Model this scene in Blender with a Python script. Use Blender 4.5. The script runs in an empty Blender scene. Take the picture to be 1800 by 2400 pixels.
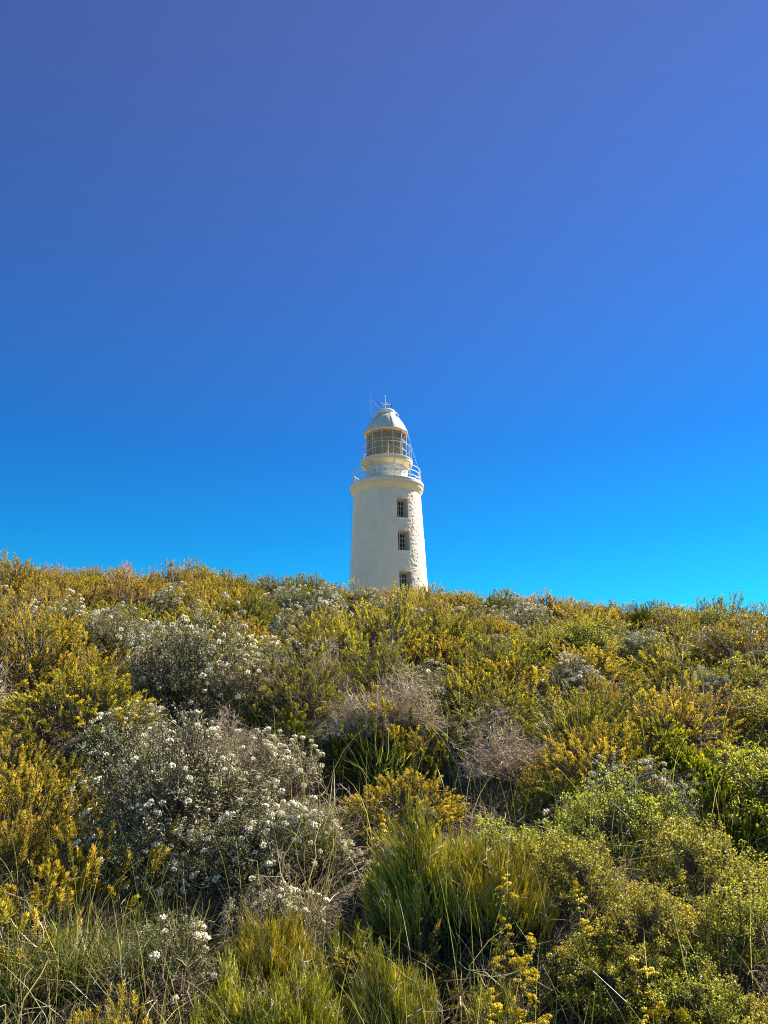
import bpy, math, random
import numpy as np
from mathutils import Vector, Matrix, noise

# ------------------------------------------------------------------ camera, sky, sun, exposure
scene = bpy.context.scene
COL = scene.collection
R = math.radians
EYE = 1.6
PITCH = 16.5
FPX = 1805.0                       # focal length in photograph pixels (photo 1800 x 2400)
ROLL = -1.0

cam_data = bpy.data.cameras.new("camera")
cam_data.sensor_fit = 'VERTICAL'
cam_data.sensor_height = 36.0
cam_data.lens = 36.0 * FPX / 2400.0
cam_data.clip_start = 0.05
cam_data.clip_end = 20000.0
cam = bpy.data.objects.new("camera", cam_data)
COL.objects.link(cam)
cam.matrix_world = (Matrix.Translation((0, 0, EYE)) @ Matrix.Rotation(R(90 + PITCH), 4, 'X')
                    @ Matrix.Rotation(R(ROLL), 4, 'Z'))
scene.camera = cam

SUN_AZ, SUN_EL = 55.0, 42.0        # from the view direction towards the right; above the horizon
world = bpy.data.worlds.new("World")
scene.world = world
world.use_nodes = True
wn = world.node_tree.nodes
wl = world.node_tree.links
wn.clear()
sky = wn.new("ShaderNodeTexSky")
sky.sky_type = 'NISHITA'
sky.sun_disc = False
sky.sun_elevation = R(SUN_EL)
sky.sun_rotation = R(SUN_AZ)
sky.altitude = 100.0
sky.air_density = 1.0
sky.dust_density = 0.0
sky.ozone_density = 6.0
bg = wn.new("ShaderNodeBackground")
bg.inputs['Strength'].default_value = 0.05
wout = wn.new("ShaderNodeOutputWorld")
wtc = wn.new("ShaderNodeTexCoord")
wsep = wn.new("ShaderNodeSeparateXYZ")
wramp = wn.new("ShaderNodeValToRGB")            # colour cast of the air by height above the horizon, the same all round
el = wramp.color_ramp.elements
el[0].position = 0.15; el[0].color = (0.07, 0.86, 1.0, 1)
el[1].position = 1.0; el[1].color = (0.72, 0.64, 0.86, 1)
for pos, c in ((0.25, (0.06, 0.70, 1.0)), (0.36, (0.11, 0.58, 0.97)), (0.56, (0.36, 0.58, 0.93)), (0.75, (0.63, 0.60, 0.87))):
    e_ = el.new(pos); e_.color = (*c, 1)
wmul = wn.new("ShaderNodeVectorMath"); wmul.operation = 'MULTIPLY'
wl.new(wtc.outputs['Generated'], wsep.inputs[0])
wl.new(wsep.outputs['Z'], wramp.inputs['Fac'])
wl.new(sky.outputs[0], wmul.inputs[0])
wl.new(wramp.outputs[0], wmul.inputs[1])
wl.new(wmul.outputs[0], bg.inputs['Color'])
wl.new(bg.outputs[0], wout.inputs['Surface'])

sun_data = bpy.data.lights.new("sun", 'SUN')
sun_data.energy = 5.0
sun_data.angle = R(0.53)
sun_data.color = (1.0, 0.93, 0.80)
sun = bpy.data.objects.new("sun", sun_data)
COL.objects.link(sun)
SDIR = Vector((math.cos(R(SUN_EL)) * math.sin(R(SUN_AZ)), math.cos(R(SUN_EL)) * math.cos(R(SUN_AZ)), math.sin(R(SUN_EL))))
sun.rotation_mode = 'QUATERNION'
sun.rotation_quaternion = SDIR.to_track_quat('Z', 'Y')
sun.location = SDIR * 60

vs = scene.view_settings
vs.view_transform = 'Standard'
vs.look = 'None'
vs.gamma = 1.0
vs.exposure = 1.63
vs.use_curve_mapping = False
scene.cycles.max_bounces = 6
scene.cycles.diffuse_bounces = 3
scene.cycles.transparent_max_bounces = 6
scene.cycles.use_denoising = True
scene.cycles.denoising_prefilter = 'NONE'
scene.cycles.filter_width = 1.05
scene.cycles.denoising_input_passes = 'RGB_ALBEDO_NORMAL'

# ------------------------------------------------------------------ helpers
def tag(o, label=None, cat=None, group=None, kind=None):
    if label: o["label"] = label
    if cat: o["category"] = cat
    if group: o["group"] = group
    if kind: o["kind"] = kind
    return o

def link(name, data, parent=None):
    o = bpy.data.objects.new(name, data)
    COL.objects.link(o)
    if parent is not None:
        o.parent = parent
    return o

class Geo:
    """collects vertices, triangles and quads with a 0..1 'tint' per vertex; builds one mesh"""
    def __init__(s):
        s.v = []; s.t = []; s.q = []; s.c = []; s.n = 0
    def add(s, v, tri=None, quad=None, tint=None):
        v = np.asarray(v, float).reshape(-1, 3)
        if tri is not None and len(tri): s.t.append(np.asarray(tri, int).reshape(-1, 3) + s.n)
        if quad is not None and len(quad): s.q.append(np.asarray(quad, int).reshape(-1, 4) + s.n)
        s.v.append(v)
        if tint is None: tint = np.full(len(v), 0.5)
        s.c.append(np.broadcast_to(np.asarray(tint, float), (len(v),)))
        s.n += len(v)
    def mesh(s, name, mat=None, smooth=False):
        me = bpy.data.meshes.new(name)
        if s.n == 0: return me
        v = np.concatenate(s.v)
        t = np.concatenate(s.t) if s.t else np.zeros((0, 3), int)
        q = np.concatenate(s.q) if s.q else np.zeros((0, 4), int)
        loops = np.concatenate([t.ravel(), q.ravel()]).astype(np.int32)
        nf = len(t) + len(q)
        starts = np.concatenate([np.arange(len(t)) * 3, len(t) * 3 + np.arange(len(q)) * 4]).astype(np.int32)
        me.vertices.add(len(v)); me.vertices.foreach_set("co", v.ravel().astype(np.float32))
        me.loops.add(len(loops)); me.loops.foreach_set("vertex_index", loops)
        me.polygons.add(nf); me.polygons.foreach_set("loop_start", starts)
        me.polygons.foreach_set("use_smooth", np.full(nf, bool(smooth)))
        a = me.attributes.new("tint", 'FLOAT', 'POINT')
        a.data.foreach_set("value", np.concatenate(s.c).astype(np.float32))
        me.update(calc_edges=True)
        me.validate()
        if mat: me.materials.append(mat)
        return me
    def obj(s, name, mat, parent=None, smooth=False):
        return link(name, s.mesh(name, mat, smooth), parent)

def unit(a):
    return a / np.maximum(np.linalg.norm(a, axis=-1, keepdims=True), 1e-9)

def tubes(g, P, Rad, sides=3, tint=None, cap=False):
    """P (B,K,3) polylines, Rad (B,K) radii"""
    P = np.asarray(P, float); Rad = np.asarray(Rad, float)
    B, K, _ = P.shape
    T = np.empty_like(P)
    T[:, 1:-1] = P[:, 2:] - P[:, :-2]
    T[:, 0] = P[:, 1] - P[:, 0]
    T[:, -1] = P[:, -1] - P[:, -2]
    T = unit(T)
    main = unit(P[:, -1] - P[:, 0] + 1e-6)
    ref = np.where(np.abs(main[:, 2:3]) > 0.8, np.array([[1.0, 0.13, 0]]), np.array([[0.07, 0, 1.0]]))
    N = unit(np.cross(T, ref[:, None, :]))
    Bn = np.cross(T, N)
    a = np.arange(sides) * 2 * math.pi / sides
    V = P[:, :, None, :] + Rad[:, :, None, None] * (np.cos(a)[None, None, :, None] * N[:, :, None, :] + np.sin(a)[None, None, :, None] * Bn[:, :, None, :])
    b, k, s_ = np.meshgrid(np.arange(B), np.arange(K - 1), np.arange(sides), indexing='ij')
    i0 = (b * K + k) * sides
    s2 = (s_ + 1) % sides
    Q = np.stack([i0 + s_, i0 + s2, i0 + sides + s2, i0 + sides + s_], -1).reshape(-1, 4)
    if tint is None: tint = 0.5
    tint = np.broadcast_to(np.asarray(tint, float).reshape(-1, 1) if np.ndim(tint) == 1 else tint, (B, K))
    V = V.reshape(-1, 3)
    g.add(V, quad=Q, tint=np.repeat(tint.reshape(-1), sides))
    if cap:
        for bb in range(B):
            for kk, rev in ((0, True), (K - 1, False)):
                base = (bb * K + kk) * sides
                c = P[bb, kk]
                ring = V[base:base + sides]
                idx = [[0, 1 + (j + 1) % sides, 1 + j] if rev else [0, 1 + j, 1 + (j + 1) % sides] for j in range(sides)]
                g.add(np.vstack([c[None], ring]), tri=idx, tint=tint[bb, kk])

def leaves(g, base, d, L, W, rng, tint, cup=0.25, broad=0.5):
    """one folded kite per leaf"""
    n = len(base)
    d = unit(d)
    rv = rng.normal(size=(n, 3))
    side = unit(np.cross(d, rv))
    nrm = np.cross(side, d)
    L = np.broadcast_to(L, (n,))[:, None]; W = np.broadcast_to(W, (n,))[:, None]
    mid = base + d * L * broad
    v0 = base
    v1 = mid + side * W * 0.5 + nrm * W * cup
    v2 = base + d * L - nrm * L * 0.06
    v3 = mid - side * W * 0.5 + nrm * W * cup
    V = np.stack([v0, v1, v2, v3], 1).reshape(-1, 3)
    i = np.arange(n)[:, None] * 4
    T = np.concatenate([i + [0, 1, 2], i + [0, 2, 3]], 0)
    g.add(V, tri=T, tint=np.repeat(np.broadcast_to(tint, (n,)), 4))

# low level solids for built things
def box(g, c, h, rot=None):
    v = np.array([[x, y, z] for z in (-1, 1) for y in (-1, 1) for x in (-1, 1)], float) * np.asarray(h, float)
    if rot is not None: v = v @ np.array(rot.to_3x3()).T
    v = v + np.asarray(c, float)
    g.add(v, quad=[[0, 2, 3, 1], [4, 5, 7, 6], [0, 1, 5, 4], [2, 6, 7, 3], [0, 4, 6, 2], [1, 3, 7, 5]])

def lathe(g, prof, n=96, closed=True, a0=0.0):
    prof = np.asarray(prof, float)
    K = len(prof)
    a = a0 + np.arange(n) * 2 * math.pi / n
    V = np.stack([prof[:, 0][:, None] * np.sin(a), -prof[:, 0][:, None] * np.cos(a), np.broadcast_to(prof[:, 1][:, None], (K, n))], -1).reshape(-1, 3)
    k, j = np.meshgrid(np.arange(K - 1), np.arange(n), indexing='ij')
    j2 = (j + 1) % n
    Q = np.stack([k * n + j, k * n + j2, (k + 1) * n + j2, (k + 1) * n + j], -1).reshape(-1, 4)
    g.add(V, quad=Q)

# ------------------------------------------------------------------ materials
def new_mat(name):
    m = bpy.data.materials.new(name)
    m.use_nodes = True
    nt = m.node_tree
    nt.nodes.clear()
    out = nt.nodes.new("ShaderNodeOutputMaterial")
    return m, nt, out

def leaf_mat(name, c0, c1, c2, trans=0.4, rough=0.45, hue_var=0.03, val_var=0.35, tmul=(1.25, 1.2, 0.7), spec=0.4, odd=None):
    """c0 -> c1 -> c2 along the tint attribute (old leaf and shaded inner leaf, leaf, young tip)"""
    m, nt, out = new_mat(name)
    N, Lk = nt.nodes, nt.links
    at = N.new("ShaderNodeAttribute"); at.attribute_name = "tint"
    ramp = N.new("ShaderNodeValToRGB")
    ramp.color_ramp.elements[0].color = (*c0, 1)
    ramp.color_ramp.elements[1].color = (*c2, 1)
    e = ramp.color_ramp.elements.new(0.5); e.color = (*c1, 1)
    Lk.new(at.outputs['Fac'], ramp.inputs['Fac'])
    oi = N.new("ShaderNodeObjectInfo")
    geo = N.new("ShaderNodeNewGeometry")
    h = N.new("ShaderNodeHueSaturation")
    mh = N.new("ShaderNodeMapRange"); mh.inputs['To Min'].default_value = 0.5 - hue_var; mh.inputs['To Max'].default_value = 0.5 + hue_var
    mv = N.new("ShaderNodeMapRange"); mv.inputs['To Min'].default_value = 1 - val_var; mv.inputs['To Max'].default_value = 1 + val_var
    Lk.new(oi.outputs['Random'], mh.inputs['Value'])
    Lk.new(geo.outputs['Random Per Island'], mv.inputs['Value'])
    Lk.new(mh.outputs[0], h.inputs['Hue'])
    Lk.new(mv.outputs[0], h.inputs['Value'])
    Lk.new(ramp.outputs[0], h.inputs['Color'])
    col = h.outputs[0]
    p = N.new("ShaderNodeBsdfPrincipled")
    p.inputs['Roughness'].default_value = rough
    p.inputs['Specular IOR Level'].default_value = spec
    Lk.new(col, p.inputs['Base Color'])
    if trans > 0:
        tr = N.new("ShaderNodeBsdfTranslucent")
        mul = N.new("ShaderNodeVectorMath"); mul.operation = 'MULTIPLY'
        mul.inputs[1].default_value = tmul
        Lk.new(col, mul.inputs[0]); Lk.new(mul.outputs[0], tr.inputs['Color'])
        mx = N.new("ShaderNodeMixShader"); mx.inputs[0].default_value = trans
        Lk.new(p.outputs[0], mx.inputs[1]); Lk.new(tr.outputs[0], mx.inputs[2])
        Lk.new(mx.outputs[0], out.inputs['Surface'])
    else:
        Lk.new(p.outputs[0], out.inputs['Surface'])
    return m

def plain_mat(name, col, rough=0.6, noise_scale=8.0, var=0.12, bump=0.0, bump_scale=60.0, metallic=0.0, spec=0.5, dirt=None):
    m, nt, out = new_mat(name)
    N, Lk = nt.nodes, nt.links
    tc = N.new("ShaderNodeTexCoord")
    nz = N.new("ShaderNodeTexNoise"); nz.inputs['Scale'].default_value = noise_scale; nz.inputs['Detail'].default_value = 6
    Lk.new(tc.outputs['Object'], nz.inputs['Vector'])
    rp = N.new("ShaderNodeValToRGB")
    rp.color_ramp.elements[0].position = 0.3; rp.color_ramp.elements[1].position = 0.7
    d = dirt or tuple(c * (1 - var * 2) for c in col)
    rp.color_ramp.elements[0].color = (*d, 1)
    rp.color_ramp.elements[1].color = (*[min(c * (1 + var * .4), 1) for c in col], 1)
    Lk.new(nz.outputs['Fac'], rp.inputs['Fac'])
    p = N.new("ShaderNodeBsdfPrincipled")
    p.inputs['Roughness'].default_value = rough; p.inputs['Metallic'].default_value = metallic
    p.inputs['Specular IOR Level'].default_value = spec
    Lk.new(rp.outputs[0], p.inputs['Base Color'])
    if bump > 0:
        n2 = N.new("ShaderNodeTexNoise"); n2.inputs['Scale'].default_value = bump_scale; n2.inputs['Detail'].default_value = 5
        Lk.new(tc.outputs['Object'], n2.inputs['Vector'])
        b = N.new("ShaderNodeBump"); b.inputs['Strength'].default_value = bump; b.inputs['Distance'].default_value = 0.02
        Lk.new(n2.outputs['Fac'], b.inputs['Height']); Lk.new(b.outputs[0], p.inputs['Normal'])
    Lk.new(p.outputs[0], out.inputs['Surface'])
    return m

M = {}
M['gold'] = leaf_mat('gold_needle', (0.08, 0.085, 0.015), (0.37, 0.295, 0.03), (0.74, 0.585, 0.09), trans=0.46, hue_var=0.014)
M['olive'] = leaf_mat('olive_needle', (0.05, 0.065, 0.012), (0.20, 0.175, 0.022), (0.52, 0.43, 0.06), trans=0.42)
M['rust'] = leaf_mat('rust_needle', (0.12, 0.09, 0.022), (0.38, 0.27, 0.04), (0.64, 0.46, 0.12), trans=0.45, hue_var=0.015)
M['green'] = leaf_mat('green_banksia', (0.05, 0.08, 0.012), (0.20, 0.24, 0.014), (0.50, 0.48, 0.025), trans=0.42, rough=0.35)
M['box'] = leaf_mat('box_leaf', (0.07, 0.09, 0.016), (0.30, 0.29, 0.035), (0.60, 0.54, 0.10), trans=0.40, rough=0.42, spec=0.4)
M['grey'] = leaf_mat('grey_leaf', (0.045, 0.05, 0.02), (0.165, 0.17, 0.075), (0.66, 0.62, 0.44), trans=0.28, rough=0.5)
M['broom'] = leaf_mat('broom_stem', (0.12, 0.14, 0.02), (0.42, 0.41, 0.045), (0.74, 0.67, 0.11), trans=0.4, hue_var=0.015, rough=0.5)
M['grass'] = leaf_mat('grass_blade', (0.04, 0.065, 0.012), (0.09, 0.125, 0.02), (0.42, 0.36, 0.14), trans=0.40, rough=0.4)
M['straw'] = leaf_mat('straw_blade', (0.14, 0.11, 0.06), (0.36, 0.29, 0.17), (0.62, 0.54, 0.36), trans=0.25, rough=0.55)
M['twig'] = leaf_mat('dead_twig', (0.12, 0.085, 0.05), (0.40, 0.30, 0.19), (0.70, 0.58, 0.43), hue_var=0.006, trans=0.0, rough=0.7, spec=0.2)
M['bark'] = leaf_mat('bark', (0.05, 0.04, 0.03), (0.12, 0.095, 0.07), (0.22, 0.18, 0.14), trans=0.0, rough=0.8, spec=0.2)
M['whiteflower'] = leaf_mat('white_flower', (0.58, 0.46, 0.26), (0.84, 0.76, 0.56), (0.90, 0.85, 0.70), trans=0.25, rough=0.7, hue_var=0.01, val_var=0.08, tmul=(1, 1, .95))
M['yellowflower'] = leaf_mat('yellow_flower', (0.45, 0.33, 0.01), (0.75, 0.58, 0.012), (0.85, 0.72, 0.03), trans=0.35, rough=0.6, hue_var=0.01, val_var=0.15, tmul=(1.1, 1.05, .5))

# ------------------------------------------------------------------ terrain
PY = np.array([-4000, -400, -40, 0, 1.6, 2.4, 3, 4, 5.5, 8, 11, 14, 18, 25, 40, 60, 130, 500, 4000, 9000], float)
PZ = np.array([-60, -20, 0.3, .5, .5, .6, .78, 1.12, 1.62, 2.52, 3.49, 4.39, 5.02, 5.5, 6.9, 7.2, 4.5, -60, -100, -100], float)
CANOPY = 0.5
def ground_z(X, Y):
    X = np.asarray(X, float); Y = np.asarray(Y, float)
    z = np.interp(Y, PY, PZ) - CANOPY
    f = np.clip((Y - 2.0) / 12.0, 0, 1)
    z = z - 0.088 * np.clip(X, -14, 14) * f
    lump = 0.13 * np.sin(X * 2.1 + 0.6 * Y) * np.cos(Y * 2.3 - 0.5 * X) + 0.05 * np.sin(X * 3.9 - Y * 2.1)
    z = z - 0.55 * np.exp(-(((X + 0.05) / .55) ** 4 + ((Y - 6.15) / .48) ** 4))
    z = z - 0.22 * np.exp(-(((X + 1.75) / .4) ** 2 + ((Y - 5.9) / .4) ** 2)) - 0.2 * np.exp(-(((X - .75) / .35) ** 2 + ((Y - 3.5) / .35) ** 2))
    return z + lump * np.clip((Y - 2.2) / 2, 0, 1) * np.clip((60 - Y) / 30, 0, 1)

CR = np.array(cam.matrix_world.to_3x3())
def ray(px, py):
    d = CR @ np.array([(px - 900.0) / FPX, -(py - 1200.0) / FPX, -1.0])
    return d / d[1]
def at(px, py, above=0.38):
    """ground point whose vegetation, this far above the ground, shows at a pixel of the photograph"""
    d = ray(px, py)
    y = np.arange(2.2, 30, 0.02)
    zr = EYE + d[2] * y
    zg = ground_z(d[0] * y, y) + above
    hit = np.nonzero(zr <= zg)[0]
    yy = y[hit[0]] if len(hit) else 13.5
    return float(d[0] * yy), float(yy)

def build_ground():
    ys = np.unique(np.concatenate([np.linspace(-30, 1.5, 12), np.arange(1.5, 20, 0.16), np.linspace(20, 70, 60), np.geomspace(70, 9000, 30), -np.geomspace(30, 4000, 12)]))
    xs = np.unique(np.concatenate([np.arange(-10, 10.01, 0.2), np.geomspace(10, 6000, 30), -np.geomspace(10, 6000, 30)]))
    X, Y = np.meshgrid(xs, ys)
    Z = ground_z(X, Y)
    Z = Z - 0.00002 * np.clip(np.abs(X) - 40, 0, None) ** 1.6
    g = Geo()
    nx, ny = len(xs), len(ys)
    i, j = np.meshgrid(np.arange(ny - 1), np.arange(nx - 1), indexing='ij')
    a = i * nx + j
    g.add(np.stack([X, Y, Z], -1).reshape(-1, 3), quad=np.stack([a, a + 1, a + nx + 1, a + nx], -1).reshape(-1, 4))
    m, nt, out = new_mat('soil')
    N, Lk = nt.nodes, nt.links
    tc = N.new("ShaderNodeTexCoord")
    n1 = N.new("ShaderNodeTexNoise"); n1.inputs['Scale'].default_value = 3.0; n1.inputs['Detail'].default_value = 8
    n2 = N.new("ShaderNodeTexNoise"); n2.inputs['Scale'].default_value = 45.0; n2.inputs['Detail'].default_value = 6
    for n in (n1, n2): Lk.new(tc.outputs['Object'], n.inputs['Vector'])
    rp = N.new("ShaderNodeValToRGB")
    rp.color_ramp.elements[0].position = 0.35; rp.color_ramp.elements[0].color = (0.030, 0.024, 0.014, 1)
    rp.color_ramp.elements[1].position = 0.7; rp.color_ramp.elements[1].color = (0.12, 0.095, 0.055, 1)
    mx = N.new("ShaderNodeMath"); mx.operation = 'MULTIPLY_ADD'; mx.inputs[1].default_value = 0.5
    Lk.new(n1.outputs['Fac'], mx.inputs[0])
    hf = N.new("ShaderNodeMath"); hf.operation = 'MULTIPLY'; hf.inputs[1].default_value = 0.5
    Lk.new(n2.outputs['Fac'], hf.inputs[0]); Lk.new(hf.outputs[0], mx.inputs[2])
    Lk.new(mx.outputs[0], rp.inputs['Fac'])
    sp = N.new("ShaderNodeSeparateXYZ"); Lk.new(tc.outputs['Object'], sp.inputs[0])
    far = N.new("ShaderNodeMapRange"); far.inputs['From Min'].default_value = 22.0; far.inputs['From Max'].default_value = 30.0
    Lk.new(sp.outputs['Y'], far.inputs['Value'])
    rp2 = N.new("ShaderNodeValToRGB")            # dry mown grass and pale gravel round the lighthouse
    rp2.color_ramp.elements[0].position = 0.3; rp2.color_ramp.elements[0].color = (0.14, 0.10, 0.045, 1)
    rp2.color_ramp.elements[1].position = 0.7; rp2.color_ramp.elements[1].color = (0.25, 0.195, 0.11, 1)
    Lk.new(mx.outputs[0], rp2.inputs['Fac'])
    cm = N.new("ShaderNodeMix"); cm.data_type = 'RGBA'
    Lk.new(far.outputs[0], cm.inputs[0]); Lk.new(rp.outputs[0], cm.inputs[6]); Lk.new(rp2.outputs[0], cm.inputs[7])
    p = N.new("ShaderNodeBsdfPrincipled"); p.inputs['Roughness'].default_value = 0.95
    b = N.new("ShaderNodeBump"); b.inputs['Strength'].default_value = 0.8; b.inputs['Distance'].default_value = 0.03
    Lk.new(n2.outputs['Fac'], b.inputs['Height']); Lk.new(b.outputs[0], p.inputs['Normal'])
    Lk.new(cm.outputs[2], p.inputs['Base Color']); Lk.new(p.outputs[0], out.inputs['Surface'])
    o = g.obj('ground', m, smooth=True)
    tag(o, 'dark brown soil of the bank under the scrub', None, None, 'structure')
build_ground()

# ------------------------------------------------------------------ lighthouse
LY = 48.0
LX = 0.22
ZB = float(ground_z(LX, LY)) - 0.2
M['limewash'] = plain_mat('limewashed_rubble', (0.80, 0.685, 0.54), 0.85, 1.3, 0.05, 0.14, 30.0, spec=0.2, dirt=(0.73, 0.62, 0.48))
def add_streaks(m, col, amount):
    nt = m.node_tree; N, Lk = nt.nodes, nt.links
    p = next(n for n in N if n.type == 'BSDF_PRINCIPLED')
    src = p.inputs['Base Color'].links[0].from_socket
    tc = N.new("ShaderNodeTexCoord"); mp = N.new("ShaderNodeMapping"); mp.inputs['Scale'].default_value = (5.0, 5.0, 0.35)
    nz = N.new("ShaderNodeTexNoise"); nz.inputs['Scale'].default_value = 1.0; nz.inputs['Detail'].default_value = 7
    Lk.new(tc.outputs['Object'], mp.inputs[0]); Lk.new(mp.outputs[0], nz.inputs['Vector'])
    mr = N.new("ShaderNodeMapRange"); mr.inputs['From Min'].default_value = 0.52; mr.inputs['From Max'].default_value = 0.75; mr.inputs['To Max'].default_value = amount
    Lk.new(nz.outputs['Fac'], mr.inputs['Value'])
    mx = N.new("ShaderNodeMix"); mx.data_type = 'RGBA'; mx.inputs[7].default_value = (*col, 1)
    Lk.new(mr.outputs[0], mx.inputs[0]); Lk.new(src, mx.inputs[6]); Lk.new(mx.outputs[2], p.inputs['Base Color'])
add_streaks(M['limewash'], (0.50, 0.41, 0.29), 0.16)
M['white_paint'] = plain_mat('white_gloss_paint', (0.76, 0.69, 0.60), 0.45, 2.5, 0.06, 0.05, 20.0, dirt=(0.62, 0.54, 0.43))
add_streaks(M['white_paint'], (0.50, 0.38, 0.24), 0.3)
M['cream_bounce_paint'] = plain_mat('cream_bounce_paint', (0.76, 0.62, 0.37), 0.55, 2.0, 0.05, 0.05, 20.0)  # golden bounce from the ground is put into this cream colour
M['rail_paint'] = plain_mat('rail_paint', (0.80, 0.77, 0.72), 0.5, 6.0, 0.08, dirt=(0.60, 0.52, 0.42))
M['cable_steel'] = plain_mat('steel_cable', (0.42, 0.42, 0.42), 0.4, 30.0, 0.1, metallic=0.6)
M['dark_metal'] = plain_mat('dark_painted_metal', (0.035, 0.03, 0.03), 0.5, 20.0, 0.2)
M['dark_pane'] = plain_mat('dark_window_glass', (0.028, 0.022, 0.016), 0.04, 3.0, 0.3, spec=0.6)

def glass_mat():
    m, nt, out = new_mat('lantern_glass')
    N, Lk = nt.nodes, nt.links
    tr = N.new("ShaderNodeBsdfTransparent"); tr.inputs[0].default_value = (0.86, 0.85, 0.80, 1)
    gl = N.new("ShaderNodeBsdfGlossy"); gl.inputs['Roughness'].default_value = 0.02
    lw = N.new("ShaderNodeLayerWeight"); lw.inputs[0].default_value = 0.5
    pw = N.new("ShaderNodeMath"); pw.operation = 'POWER'; pw.inputs[1].default_value = 4.5
    fr = N.new("ShaderNodeMath"); fr.operation = 'MULTIPLY_ADD'; fr.inputs[1].default_value = 0.5; fr.inputs[2].default_value = 0.03
    Lk.new(lw.outputs['Facing'], pw.inputs[0]); Lk.new(pw.outputs[0], fr.inputs[0])
    mx = N.new("ShaderNodeMixShader")
    Lk.new(fr.outputs[0], mx.inputs[0]); Lk.new(tr.outputs[0], mx.inputs[1]); Lk.new(gl.outputs[0], mx.inputs[2])
    Lk.new(mx.outputs[0], out.inputs['Surface'])
    return m
M['lantern_glass'] = glass_mat()
M['curtain'] = leaf_mat('curtain_cloth', (0.46, 0.41, 0.32), (0.48, 0.43, 0.34), (0.50, 0.45, 0.36), trans=0.55, rough=0.9, hue_var=0, val_var=0.0, tmul=(1, 1, 1), spec=0.1)

def lz(zabs): return zabs - ZB
def pol(r, az, z):
    a = R(az)
    return np.array([r * math.sin(a), -r * math.cos(a), z])

def shaft_r(z):                       # z local
    za = z + ZB
    return 2.19 + (16.86 - za) * 0.0437

WIN_AZ, WIN_HALF = 25.0, 9.8
WINS = [(14.84, 16.10), (12.72, 13.98), (10.16, 11.40)]

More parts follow.
